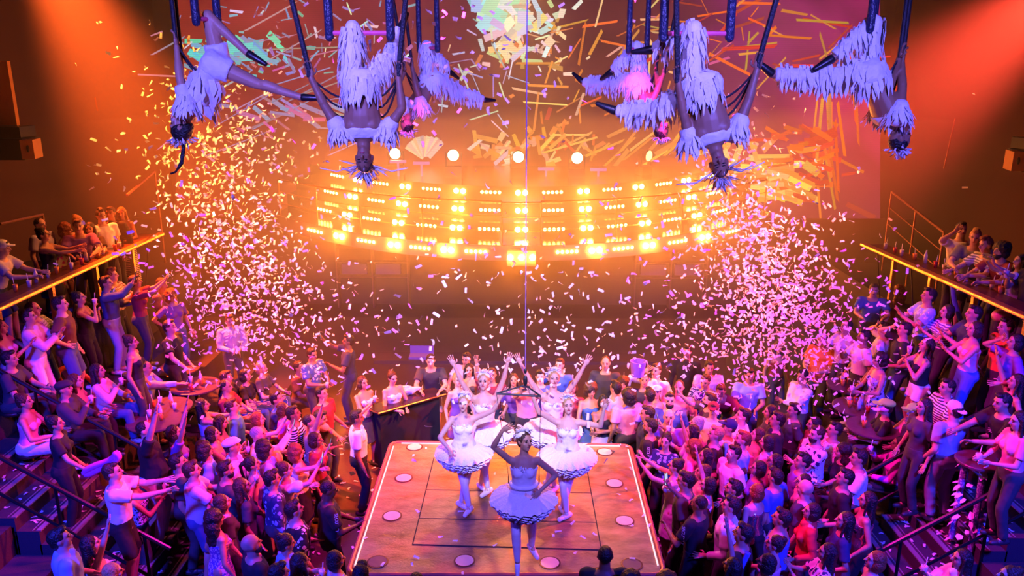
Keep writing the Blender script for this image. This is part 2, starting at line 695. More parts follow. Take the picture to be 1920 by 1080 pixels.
for (px, py, on) in ((777, 838, 1), (757, 896, 1), (735, 967, 1), (708, 1053, 0), (1134, 847, 1), (1152, 906, 1), (1171, 976, 1), (1185, 1058, 0), (871, 1051, 1), (1031, 1055, 1)):
    p = at_z(px, py, SZ)
    bm = bmesh.new(); lathe(bm, [(.125, 0), (.125, .004), (.108, .005), (.108, .001)], (p.x, p.y, SZ - .002), 28)
    rim = obj('floor_light_rim', bm, mat('rim_metal', (.12, .03, .04), .4, .5), stage)
    bm = bmesh.new(); lathe(bm, [(.106, 0), (.106, .004)], (p.x, p.y, SZ - .001), 28)
    obj('lens', bm, mat('lens_lit_tone', (.80, .52, .36), .5, bump=.05) if on else mat('lens_dim_tone', (.16, .05, .08), .35), rim)  # lens does not glow

# ------------------------------------------------------------------ rear stage: curved light steps
LS = bpy.data.objects.new('light_steps', None); link(LS); LS['kind'] = 'structure'
XS = [i * .5 for i in range(-13, 14)]


def curve_y(y0, k, x):
    return y0 + k * x * x


def band(bm, y0, k, z0, z1, y0b, kb, xs=XS):
    """riser at y0 + k x^2 from z0 to z1, tread back to y0b + kb x^2"""
    A = [bm.verts.new((x, curve_y(y0, k, x), z0)) for x in xs]
    B = [bm.verts.new((x, curve_y(y0, k, x), z1)) for x in xs]
    C_ = [bm.verts.new((x, max(curve_y(y0b, kb, x), curve_y(y0, k, x) + .05), z1)) for x in xs]
    D = [bm.verts.new((x, max(curve_y(y0b, kb, x), curve_y(y0, k, x) + .05), z0)) for x in xs]
    n = len(xs)
    for a, b_ in ((A, B), (B, C_), (C_, D), (D, A)):
        for i in range(n - 1):
            bm.faces.new((a[i], a[i + 1], b_[i + 1], b_[i]))
    bm.faces.new((A[0], B[0], C_[0], D[0]))
    bm.faces.new((A[-1], D[-1], C_[-1], B[-1]))


GLOSS = mat('gloss_black_tread', (.03, .02, .018), .18, scale=40, bump=.04)
LEVELS = [(17.0, .090, 2.52, 2.86), (17.85, .098, 2.86, 3.20), (18.42, .108, 3.20, 3.54), (19.0, .118, 3.54, 3.86)]
for i, (y0, k, z0, z1) in enumerate(LEVELS):
    bm = bmesh.new()
    nb = LEVELS[i + 1] if i < 3 else (23.3, 0, 0, 0)
    band(bm, y0, k, z0, z1, nb[0] + .02, nb[1] if i < 3 else 0.0)
    obj('lip' if i == 0 else 'light_step', bm, [mat('lip_paint', (.42, .20, .15), .5) if i == 0 else GLOSS], LS)
# gloss walkway on the lip
bm = bmesh.new()
xs = XS
A = [bm.verts.new((x, curve_y(17.03, .09, x), 2.865)) for x in xs]
B = [bm.verts.new((x, curve_y(17.83, .098, x), 2.865)) for x in xs]
for i in range(len(xs) - 1):
    bm.faces.new((A[i], A[i + 1], B[i + 1], B[i]))
obj('walkway', bm, GLOSS, LS)
bm = bmesh.new(); box(bm, (0, 17.0, 2.62), (.62, .35, .34))
nose = obj('lip_nose', bm, mat('lip_paint', (.42, .20, .15), .5), LS)
BULB = glow('bulb_hot', (1, .23, .03), BULB_BIG)
DOT = glow('bulb_warm', (1, .30, .05), BULB_DOT)
bm = bmesh.new(); ell(bm, (0, 0, 0), (.062, .03, .062), u=10, v=6); big = mesh_of(bm, 'bulb')
bm = bmesh.new(); ell(bm, (0, 0, 0), (.036, .02, .036), u=8, v=5); dot = mesh_of(bm, 'bulb')
for i, (y0, k, z0, z1) in enumerate(LEVELS):
    zc = (z0 + z1) / 2 + .02
    px_ = [-4.37, -2.93, -1.5, 0.0, 1.5, 2.93, 4.37]
    dx_ = [-5.1, -3.65, -2.22, -.74, .74, 2.22, 3.65, 5.1]
    off = 0
    if i == 0:
        px_ = [-4.37, -2.9, -1.64, 1.64, 2.9, 4.37]
        dx_ = [-5.1, -3.62, -2.27, -1.0, 1.0, 2.27, 3.62, 5.1]
    for p in px_:
        for dx in (-.085, .085):
            x = p + dx
            sl = math.atan(2 * k * x)
            obj('bulb', big, BULB, LS, (x, curve_y(y0, k, x) - .02, zc), (0, 0, sl))
    for p in dx_:
        for j in range(5):
            x = p + (j - 2) * .105
            sl = math.atan(2 * k * x)
            obj('bulb', dot, DOT, LS, (x, curve_y(y0, k, x) - .012, zc), (0, 0, sl))
for x in (-.24, 0, .24):
    obj('bulb', big, BULB, LS, (x, 16.81, 2.64))
# real light of the bulb groups comes from the bulbs; added haze widens their halo

# railing that follows the lip
RG = bpy.data.objects.new('curved_railing', None); link(RG)
tag(RG, 'thin golden railing curving along the front of the light steps', 'railing')
RM = mat('gold_rail', (.8, .42, .12), .3, .9)
for zz, rr_ in ((3.82, .018), (3.5, .009), (3.2, .009)):
    for (xa, xb) in ((-6.3, -.42), (.42, 6.3)):
        bm = bmesh.new()
        tube(bm, [(xa + (xb - xa) * t / 14, curve_y(17.06, .09, xa + (xb - xa) * t / 14), zz) for t in range(15)], rr_)
        obj('top_rail' if zz > 3.6 else 'mid_rail', bm, RM, RG)
    bm = bmesh.new(); tube(bm, [(-.42, 16.9, zz), (.42, 16.9, zz)], rr_); obj('gate_rail', bm, RM, RG)
for x in (-6.3, -5.0, -3.75, -2.2, -.42, .42, 2.1, 3.7, 5.0, 6.3):
    bm = bmesh.new(); y = curve_y(17.06, .09, x) if abs(x) > .5 else 16.95
    tube(bm, [(x, y, 2.86), (x, y, 3.84)], .016); obj('post', bm, RM, RG)

# moving head lamps on the stage floor
for i, (px, py, on) in enumerate(((741, 288, 1), (850, 291, 1), (972, 294, 1), (1082, 296, 1), (1215, 292, 0))):
    p = at_y(px, py, 20.6 if 800 < px < 1150 else 21.2)
    words_ = ['first from the left edge', 'second from the left', 'middle, in line with the cable', 'fourth from the left', 'last and turned away, dimmest'][i]
    r = empty('moving_head_lamp', p)
    tag(r, 'round moving head spotlight behind the light steps, ' + words_, 'spotlight', 'moving head lamps behind the light steps')
    tilt = Matrix.Rotation(PI / 2, 3, 'X')
    bm = bmesh.new(); loft(bm, [(V((0, y, 0)), V((q_, 0, 0)), V((0, 0, q_))) for q_, y in ((.05, .30), (.13, .24), (.15, .05), (.17, 0), (.17, -.03), (.145, -.032))], 20)
    obj('head', bm, BLACK, r)
    bm = bmesh.new()
    loft(bm, [(V((0, -.034, 0)), V((.14, 0, 0)), V((0, 0, .14))), (V((0, -.046, 0)), V((.13, 0, 0)), V((0, 0, .13)))], 20)
    obj('lens', bm, glow('lens_amber_%d' % on, (1, .62, .24), 26 if on else 3.2), r)
    for s in (-1, 1):
        bm = bmesh.new(); box(bm, (s * .20, .08, -.12), (.03, .08, .36)); obj('yoke_arm', bm, BLACK, r)
    hb = p.z - 3.86 - .29
    bm = bmesh.new(); box(bm, (0, .08, -.29 - hb / 2), (.42, .24, hb)); obj('base', bm, BLACK, r)
    if not on:
        r.rotation_euler = (.1, 0, .8)
# low bar lights between them
for k, (px, py) in enumerate(((1024, 317), (1122, 318), (746, 303), (790, 306))):
    p = at_y(px, py, 20.9)
    bm = bmesh.new(); box(bm, p, (.42, .1, .07)); box(bm, (p.x, p.y + .02, (p.z + 3.86) / 2), (.05, .05, max(.05, p.z - 3.86)))
    o = obj('strobe_bar', bm, glow('strobe_violet', (.45, .16, .8), .6))
    tag(o, ['violet strobe bar just right of the cable on the rear stage', 'violet strobe bar below the fourth moving head lamp', 'violet strobe bar below the first moving head lamp', 'violet strobe bar between the first two moving head lamps'][k], 'light bar', 'strobe bars on the rear stage')

# under the rear stage: back wall, shelves of the bar
bm = bmesh.new(); slab(bm, -11, 11, 22.2, 22.4, 0, 2.5); struct('wall_bar', bm, mat('bar_wall', (.10, .035, .05), .8))
bottle_mats = [mat('bottle_%d' % i, c, .15, bump=0) for i, c in enumerate(((.3, .1, .05), (.1, .2, .1), (.5, .4, .6), (.25, .08, .3)))]
bm = bmesh.new(); lathe(bm, [(.04, 0), (.04, .18), (.016, .23), (.015, .30)], seg=8); bott = mesh_of(bm, 'bottle')
for s, sd in ((-1, 'left'), (1, 'right')):
    r = bpy.data.objects.new('bar_shelf', None); link(r)
    tag(r, 'hazy bottle shelf under the %s half of the rear stage' % sd, 'shelf', 'bottle shelves under the rear stage')
    xc = s * 4.2
    for k in range(4):
        bm = bmesh.new(); box(bm, (xc, 21.95, .9 + k * .42), (2.0, .3, .03)); obj('shelf_board', bm, mat('shelf_wood', (.3, .14, .1), .4), r)
    for x in (-1, 0, 1):
        bm = bmesh.new(); box(bm, (xc + x, 21.95, 1.1), (.04, .32, 2.2)); obj('upright', bm, mat('shelf_wood', (.3, .14, .1), .4), r)
    for k in range(4):
        bm = bmesh.new(); box(bm, (xc - .5 + (k % 2) * .95, 21.9, 1.13 + (k // 2) * .84), (.7, .2, .30)); obj('crate', bm, mat('crate_violet', (.22, .10, .30), .6), r)
# purple tray in the haze behind the standing man at the counter
p = at_y(790, 668, 17.5)
bm = bmesh.new(); box(bm, p, (.55, .3, .06)); box(bm, p + V((0, .15, .1)), (.55, .02, .22))
o = obj('glass_rack', bm, mat('rack_violet', (.35, .2, .6), .5)); tag(o, 'violet glass rack on the dark bar behind the counter', 'rack')
bm = bmesh.new(); slab(bm, -3.4, 3.4, 17.3, 17.9, 0, p.z - .04); struct('bar_block', bm, mat('bar_front', (.06, .02, .04), .5))

# ------------------------------------------------------------------ LED screen
SCR = bpy.data.objects.new('led_screen', None); link(SCR)
tag(SCR, 'huge led wall showing flying shards in cyan, white and orange', 'screen')
SY = 23.6
bm = bmesh.new(); slab(bm, -9.9, 10.0, SY + .02, SY + .25, 2.6, 11.9)
obj('screen_frame', bm, BLACK, SCR)
rs = random.Random(21)
bm = bmesh.new()
cl = bm.loops.layers.float_color.new('Col')


def lerp3(a, b, t):
    return tuple(a[i] + (b[i] - a[i]) * t for i in range(3))


def bgcol(px, py):
    t = min(1, max(0, (px - 300) / 1350))
    stops = [(0, (.32, .02, .012)), (.15, (.26, .012, .03)), (.35, (.17, .012, .04)), (.5, (.07, .008, .015)), (.68, (.06, .006, .02)), (.82, (.20, .008, .13)), (1, (.34, .012, .12))]
    c = stops[-1][1]
    for (a, ca), (b_, cb) in zip(stops, stops[1:]):
        if a <= t <= b_:
            c = lerp3(ca, cb, (t - a) / (b_ - a)); break
    n = .75 + .5 * noise.noise(V((px * .012, py * .02, 0)))
    low = min(1, max(0, (py - 180) / 180))
    c = lerp3(c, (.14, .03, .006), low * .6)
    return tuple(x * n for x in c)


def quadc(pts, col, eps=.006):
    vs = []
    for (px, py) in pts:
        p = at_y(px, py, SY)
        vs.append(bm.verts.new((p.x, SY - eps, p.z)))
    f = bm.faces.new(vs)
    for l in f.loops:
        l[cl] = tuple(col) + (1,)
    return f


step = 40
for gx in range(330, 1650, step):
    for gy in range(-80, 420, step):
        f = quadc([(gx, gy), (gx + step, gy), (gx + step, gy + step), (gx, gy + step)], (0, 0, 0), .004)
        for l, (x, y) in zip(f.loops, [(gx, gy), (gx + step, gy), (gx + step, gy + step), (gx, gy + step)]):
            l[cl] = bgcol(x, y) + (1,)
CY, LV, WH, PK = (.10, .62, .70), (.30, .26, .62), (.75, .82, .85), (.62, .16, .42)
ORG, YL, AM, RD = (.85, .16, .02), (.95, .50, .10), (.75, .28, .05), (.6, .04, .03)
cnt = [0]


def shard(cx, cy_, ln, wd, ang, col):
    cnt[0] += 1
    e = .008 + (cnt[0] % 40) * .0004
    ca, sa = math.cos(ang), math.sin(ang)
    k = rs.uniform(.3, 1)
    pts = [(-ln / 2, -wd / 2), (ln / 2, -wd / 2 * k), (ln / 2 * rs.uniform(.8, 1.05), wd / 2), (-ln / 2 * rs.uniform(.8, 1.1), wd / 2 * rs.uniform(.5, 1))]
    quadc([(cx + a * ca - b * sa, cy_ + a * sa + b * ca) for a, b in pts], tuple(c * rs.uniform(.45, 1) for c in col), e)


def cloudof(n, cx, cy_, sx, sy, l0, l1, w0, w1, cols, ang=None, aj=PI):
    for _ in range(n):
        shard(rs.gauss(cx, sx), rs.gauss(cy_, sy), rs.uniform(l0, l1), rs.uniform(w0, w1), (rs.uniform(-aj, aj) if ang is None else ang + rs.uniform(-aj, aj)), rs.choice(cols))


# cyan smear on the left with lavender chips round it
cloudof(60, 430, 92, 38, 14, 14, 55, 6, 16, [CY, (.12, .75, .7), (.18, .4, .6)], .2, .5)
cloudof(40, 500, 112, 60, 16, 8, 34, 3, 7, [LV, (.25, .35, .7), CY], .5, .7)
cloudof(110, 560, 60, 130, 60, 6, 26, 2, 6, [LV, PK, (.35, .3, .5), WH, (.2, .4, .55)])
cloudof(22, 520, 160, 120, 80, 60, 170, 2, 4, [LV, (.45, .25, .4), (.4, .35, .55)], -.35, .5)
cloudof(26, 530, 215, 70, 18, 20, 60, 5, 12, [LV, (.35, .35, .6), PK], .3, .4)
# white burst at the top centre
cloudof(45, 925, 8, 22, 20, 26, 60, 12, 30, [WH, (.35, .8, .8), (.5, .85, .8)])
cloudof(60, 975, 40, 32, 30, 16, 50, 8, 20, [WH, (.8, .75, .65), (.55, .75, .8), (.85, .6, .35)])
cloudof(70, 985, 90, 55, 40, 8, 30, 3, 10, [WH, (.9, .7, .45), AM])
cloudof(24, 900, 130, 60, 50, 20, 60, 2, 4, [WH, (.5, .6, .65), LV], .8, 1.2)
# white fans low behind the lamps
for k in range(12):
    a = -2.6 + k * .16
    shard(800 + 26 * math.cos(a), 296 + 22 * math.sin(a), 40, 10, a, (.5, .58, .48))
cloudof(24, 930, 285, 22, 16, 14, 44, 5, 13, [(.6, .6, .5), (.7, .5, .3), AM])
cloudof(16, 1015, 285, 26, 20, 12, 36, 5, 12, [(.7, .45, .2), AM])
cloudof(26, 1060, 270, 50, 35, 10, 40, 4, 10, [AM, ORG, RD])
# orange sticks over the right half
cloudof(48, 1130, 110, 110, 75, 24, 90, 2.5, 6, [AM, ORG, (.95, .6, .25)], -.7, 1.0)
cloudof(38, 1420, 60, 120, 60, 26, 110, 3, 8, [ORG, AM, RD], -.2, .7)
cloudof(18, 1200, 270, 70, 18, 40, 110, 4, 9, [YL, AM], -.6, .4)
cloudof(16, 1560, 250, 30, 60, 60, 150, 4, 7, [ORG, AM], 1.5, .25)
cloudof(22, 1300, 40, 60, 60, 20, 60, 2, 5, [ORG, PK, RD])
# yellow pile at the lower right
cloudof(48, 1450, 335, 55, 26, 26, 80, 8, 20, [YL, ORG, (1, .75, .2), AM], .1, .5)
cloudof(44, 1520, 285, 42, 36, 20, 60, 5, 12, [ORG, RD, (.8, .1, .03), RD], .0, .6)
cloudof(22, 1350, 300, 40, 26, 20, 60, 6, 14, [YL, (1, .7, .3), AM])
cloudof(12, 1470, 372, 40, 8, 30, 60, 8, 16, [(.45, .7, .15), YL, RD], 0, .3)
scr_me = mesh_of(bm, 'screen_image', False, recalc=False)
sm = bpy.data.materials.new('led_image'); MATS['led_image'] = sm
nt, b = nodes_of(sm)
at_ = nt.nodes.new('ShaderNodeAttribute'); at_.attribute_name = 'Col'
tc = nt.nodes.new('ShaderNodeTexCoord')
wv = nt.nodes.new('ShaderNodeTexWave'); wv.bands_direction = 'Z'; wv.inputs['Scale'].default_value = 6
nt.links.new(tc.outputs['Object'], wv.inputs['Vector'])
mr = nt.nodes.new('ShaderNodeMapRange'); mr.inputs[3].default_value = .8; mr.inputs[4].default_value = 1.0
nt.links.new(wv.outputs['Fac'], mr.inputs[0])
mm = nt.nodes.new('ShaderNodeVectorMath'); mm.operation = 'SCALE'
nt.links.new(at_.outputs['Color'], mm.inputs[0]); nt.links.new(mr.outputs[0], mm.inputs['Scale'])
b.inputs['Base Color'].default_value = (.01, .01, .01, 1)
b.inputs['Specular IOR Level'].default_value = 0
nt.links.new(mm.outputs[0], b.inputs['Emission Color'])
b.inputs['Emission Strength'].default_value = SCREEN
o = obj('screen_image', scr_me, sm, SCR)

# speakers with amber light put into the front colour, high on the side walls
for (px, py, Y, lab, s) in ((62, 278, 15.5, 'black loudspeaker with an amber lit front high on the left wall', -1), (1900, 300, 15.5, 'black loudspeaker with an amber lit front high on the right wall', 1)):
    p = at_y(px, py, Y)
    r = empty('loudspeaker', (p.x, Y, p.z), 0)
    tag(r, lab, 'speaker', 'wall loudspeakers')
    bm = bmesh.new(); box(bm, (s * .45, 0, 0), (.85, .55, .40)); obj('cabinet', bm, BLACK, r)
    bm = bmesh.new(); box(bm, (-s * .0, -.05, 0), (.22, .50, .36), Matrix.Rotation(-s * .25, 3, 'Z')); obj('front_grille', bm, mat('grille_amber', (.55, .28, .10), .6), r)
    bm = bmesh.new(); ell(bm, (-s * .09, -.31, .02), (.03, .02, .07)); obj('horn', bm, BLACK, r)
    bm = bmesh.new(); box(bm, (s * .5, 0, .32), (.9, .5, .2)); obj('bracket', bm, STEEL, r)
p = at_y(6, 190, 15.8)
bm = bmesh.new(); box(bm, (p.x, 15.8, p.z), (.45, .1, 1.5)); o = obj('hanging_banner', bm, mat('amber_cloth', (.55, .25, .08), .8)); tag(o, 'dull amber cloth panel above the left wall loudspeaker', 'banner')
# thin drop wires on the right wall
for (pa_, pb_, lab) in (((1791, 222), (1770, 316), 'thin slanting wire in front of the right wall'), ((178, 182), (183, 208), 'short thin wire in the red haze on the left')):
    bm = bmesh.new(); tube(bm, [at_y(pa_[0], pa_[1], 15), at_y(pb_[0], pb_[1], 15)], .012)
    o = obj('wire', bm, GREYM); tag(o, lab, 'wire')


# ------------------------------------------------------------------ figures
# local figure space: x = the person's right hand side, y = forward, z = up, feet on z = 0, made for a 1.70 m tall person
def ik(S, T, a, b, hint):
    S, T, hint = V(S), V(T), V(hint)
    d = T - S
    L = d.length
    if L > (a + b) * .998:
        T = S + d * ((a + b) * .998 / L)
        d = T - S
        L = d.length
    x = (a * a - b * b + L * L) / (2 * L)
    h = math.sqrt(max(0, a * a - x * x))
    n = d / L
    p = hint - n * hint.dot(n)
    p = p.normalized() if p.length > 1e-4 else basis(n)[0]
    return S + n * x + p * h, T


POSES = {}


def pose(name, **k):
    d = dict(P=(0, 0, .93), U=(0, 0, 1), F=(0, 1, 0), hp=4, hy=0, hr=(.27, .05, .86), hl=(-.27, .05, .86),
             er=(.35, -.9, -.2), el=(-.35, -.9, -.2), ar=(.10, .0, .08), al=(-.10, .02, .08), kr=(.1, 1, 0), kl=(-.1, 1, 0),
             fist=0, fdr=None, fdl=None, hdr=None, hdl=None, tilt=0)
    d.update(k)
    POSES[name] = d


pose('stand', hr=(.27, .08, .85), hl=(-.26, .05, .86))
pose('lookup', hp=12, hr=(.26, .1, .86), hl=(-.2, .2, 1.0))
pose('clap', hp=9, hr=(.05, .34, 1.28), hl=(-.05, .34, 1.26), er=(.8, -.2, -.8), el=(-.8, -.2, -.8), hdr=(-.15, .5, .8), hdl=(.15, .5, .8))
pose('phone', hp=8, hr=(.08, .42, 1.58), hl=(-.16, .30, 1.18), er=(.7, 0, -.8), el=(-.6, -.2, -.8), hdr=(0, .3, 1), fist=1)
pose('film', hp=8, hr=(.09, .46, 1.56), hl=(-.09, .46, 1.56), er=(.7, 0, -.8), el=(-.7, 0, -.8), hdr=(0, .3, 1), hdl=(0, .3, 1), fist=1)
pose('up', hp=10, hr=(.26, .22, 1.98), hl=(-.22, .16, .98), er=(.6, .1, .1), el=(-.5, -.8, 0), hdr=(.1, .2, 1))
pose('upboth', hp=10, hr=(.34, .2, 1.95), hl=(-.34, .2, 1.95), er=(.8, 0, 0), el=(-.8, 0, 0), hdr=(.1, .2, 1), hdl=(-.1, .2, 1))
pose('drink', hp=6, hr=(.06, .30, 1.30), hl=(-.25, .08, .88), er=(.7, -.3, -.8), hdr=(0, .5, .8), fist=1)
pose('sip', hp=14, hr=(.03, .20, 1.40), hl=(-.04, .22, 1.28), er=(.8, 0, -.9), el=(-.7, 0, -.9), hdr=(-.2, .1, .9), hdl=(.3, .2, .8), fist=1)
pose('fold', hp=4, hr=(-.12, .22, 1.14), hl=(.12, .25, 1.12), er=(.8, -.1, -.6), el=(-.8, -.1, -.6), hdr=(-1, .1, .1), hdl=(1, .1, .1))
pose('hold', hp=-4, hr=(.08, .30, 1.06), hl=(-.08, .30, 1.06), er=(.7, -.5, -.5), el=(-.7, -.5, -.5), hdr=(-.3, 1, .1), hdl=(.3, 1, .1), fist=1)
pose('lean', P=(0, -.12, .92), U=(0, .34, .94), F=(0, .94, -.34), hp=14, hr=(.16, .46, 1.12), hl=(-.16, .46, 1.12), er=(.8, -.3, -.6), el=(-.8, -.3, -.6), hdr=(-.3, 1, 0), hdl=(.3, 1, 0), fist=1)
pose('bend', P=(0, -.15, .90), U=(0, .80, .60), F=(0, .60, -.80), hp=30, hr=(.18, .50, .95), hl=(-.18, .50, .95), er=(.8, -.3, -.2), el=(-.8, -.3, -.2))
pose('rail', hp=8, hr=(.34, .36, 1.02), hl=(-.22, .12, .9), er=(.6, -.6, 0), hdr=(.1, 1, -.1), fist=1)
pose('face', hp=8, hr=(.14, .12, 1.55), hl=(-.22, .2, 1.05), er=(.9, .5, -.5), hdr=(-.5, -.1, .8))
pose('reach', hp=10, hr=(.10, .52, 1.30), hl=(-.10, .48, 1.34), er=(.8, 0, -.8), el=(-.8, 0, -.8), hdr=(-.2, 1, .1), hdl=(.2, 1, .1))
pose('hip', hp=8, hr=(.20, .04, 1.02), hl=(-.26, .06, .86), er=(1, -.4, 0), hdr=(-.6, .6, -.3))
pose('sit', P=(0, 0, .50), U=(0, .08, .99), F=(0, .99, -.08), hp=10, hr=(.13, .36, .66), hl=(-.12, .38, .66), er=(.7, -.6, -.3), el=(-.7, -.6, -.3), ar=(.13, .46, .08), al=(-.13, .44, .08), kr=(.1, .6, 1), kl=(-.1, .6, 1), hdr=(-.2, 1, -.1), hdl=(.2, 1, -.1))
pose('sitpoint', P=(0, 0, .50), U=(0, .12, .99), F=(0, .99, -.12), hp=6, hr=(.08, .62, .88), hl=(-.12, .40, .70), er=(.7, -.2, -.8), el=(-.7, -.6, -.3), ar=(.13, .46, .08), al=(-.13, .44, .08), kr=(.1, .6, 1), kl=(-.1, .6, 1), hdr=(0, 1, 0))
pose('sitdrink', P=(0, 0, .50), U=(0, .04, 1), F=(0, 1, -.04), hp=12, hr=(.10, .30, .92), hl=(-.12, .36, .66), er=(.7, -.4, -.7), el=(-.7, -.6, -.3), ar=(.13, .46, .08), al=(-.13, .44, .08), kr=(.1, .6, 1), kl=(-.1, .6, 1), hdr=(-.2, .6, .6), fist=1)
pose('sitclap', P=(0, 0, .50), U=(0, .04, 1), F=(0, 1, -.04), hp=14, hr=(.05, .34, .92), hl=(-.05, .34, .9), er=(.8, -.2, -.8), el=(-.8, -.2, -.8), ar=(.13, .46, .08), al=(-.13, .44, .08), kr=(.1, .6, 1), kl=(-.1, .6, 1), hdr=(-.15, .5, .8), hdl=(.15, .5, .8))

TORSO = {
    'm': [(-.13, .085, .08, 0), (-.09, .135, .105, -.01), (-.02, .160, .118, -.012), (.06, .150, .112, 0), (.16, .142, .105, .006), (.26, .160, .115, .008), (.36, .178, .118, 0), (.42, .165, .10, -.008), (.455, .12, .082, -.012), (.485, .07, .066, -.01)],
    'f': [(-.13, .085, .08, 0), (-.09, .140, .108, -.01), (-.02, .165, .122, -.014), (.06, .142, .106, 0), (.14, .118, .09, .006), (.24, .132, .10, .008), (.34, .150, .108, .004), (.41, .142, .088, -.008), (.45, .105, .07, -.012), (.48, .055, .055, -.008)],
}
DIM = {'m': dict(sh=.182, ua=.052, el=.040, wr=.028, th=.083, kn=.056, ca=.054, an=.036, nk=.058, hip=.088),
       'f': dict(sh=.155, ua=.042, el=.034, wr=.023, th=.088, kn=.053, ca=.050, an=.031, nk=.048, hip=.088)}
UA, FA, TH, SH = .285, .25, .42, .42


def solve(pname, sex):
    p = POSES[pname]
    D = DIM[sex]
    P, U = V(p['P']), V(p['U']).normalized()
    F = V(p['F'])
    F = (F - U * F.dot(U)).normalized()
    R = F.cross(U)
    j = dict(P=P, U=U, F=F, R=R, p=p, D=D, sex=sex)
    for s, c in ((1, 'r'), (-1, 'l')):
        S = P + U * (.425 if sex == 'm' else .415) + R * s * D['sh']
        hr = p.get('H' + c)
        el, wr = ik(S, p['h' + c], UA, FA, p['e' + c])
        if p.get('E' + c) is not None:
            el = V(p['E' + c]); wr = V(p['h' + c])
        j['S' + c], j['E' + c], j['W' + c] = S, el, wr
        hd = p['hd' + c]
        d0 = (wr - el).normalized()
        j['D' + c] = (V(hd).normalized() * .8 + d0 * .4).normalized() if hd is not None else d0
        Hh = P + R * s * D['hip'] - U * .03
        kn, an = ik(Hh, p['a' + c], TH, SH, p['k' + c])
        if p.get('K' + c) is not None:
            kn = V(p['K' + c]); an = V(p['a' + c])
        j['H' + c], j['K' + c], j['A' + c] = Hh, kn, an
        fd = p['fd' + c]
        if fd is None:
            f = F.copy()
            f.z = 0
            fd = f.normalized() + R * s * .12
        j['T' + c] = V(fd).normalized()
    q = Quaternion(R, math.radians(p['hp'])) if True else None
    hu, hf = q @ U, q @ F
    q2 = Quaternion(hu, math.radians(p['hy']))
    hf = q2 @ hf
    if p['tilt']:
        q3 = Quaternion(hf, math.radians(p['tilt']))
        hu = q3 @ hu
    if abs(p['U'][2]) > .5 and p['U'][2] > 0 and p['U'][1] > .1:
        # leaning people lift the head towards the vertical
        hu = (hu + V((0, 0, .8))).normalized()
        hf = (hf - hu * hf.dot(hu)).normalized()
    N0 = P + U * .475 - F * .008
    HC = N0 + (U * .4 + hu * .6).normalized() * .055 + hu * .105 + hf * .016
    j['N0'], j['HC'], j['hu'], j['hf'] = N0, HC, hu, hf
    j['hR'] = hf.cross(hu)
    j['top'] = HC + hu * .118
    return j


def torso_rings(j, t0, t1, inf=0.0, belly=0):
    out = []
    T = TORSO[j['sex']]
    ts = [t for t in T if t0 <= t[0] <= t1]
    for t, rx, ry, off in ts:
        b = belly * math.exp(-((t - .08) / .12) ** 2)
        out.append((j['P'] + j['U'] * t + j['F'] * (off + b * .6), j['R'] * (rx + inf + b * .5), j['F'] * (ry + inf + b)))
    return out


def hand(bm, j, c, s, curl, spread=1.0):
    """palm goes into the body, fingers are returned as closed tubes of their own"""
    W, d = j['W' + c], j['D' + c]
    side = d.cross(j['F'])
    if side.length < .2:
        side = j['R'].copy()
    side.normalize()
    nrm = side.cross(d).normalized()
    return W, d, side, nrm


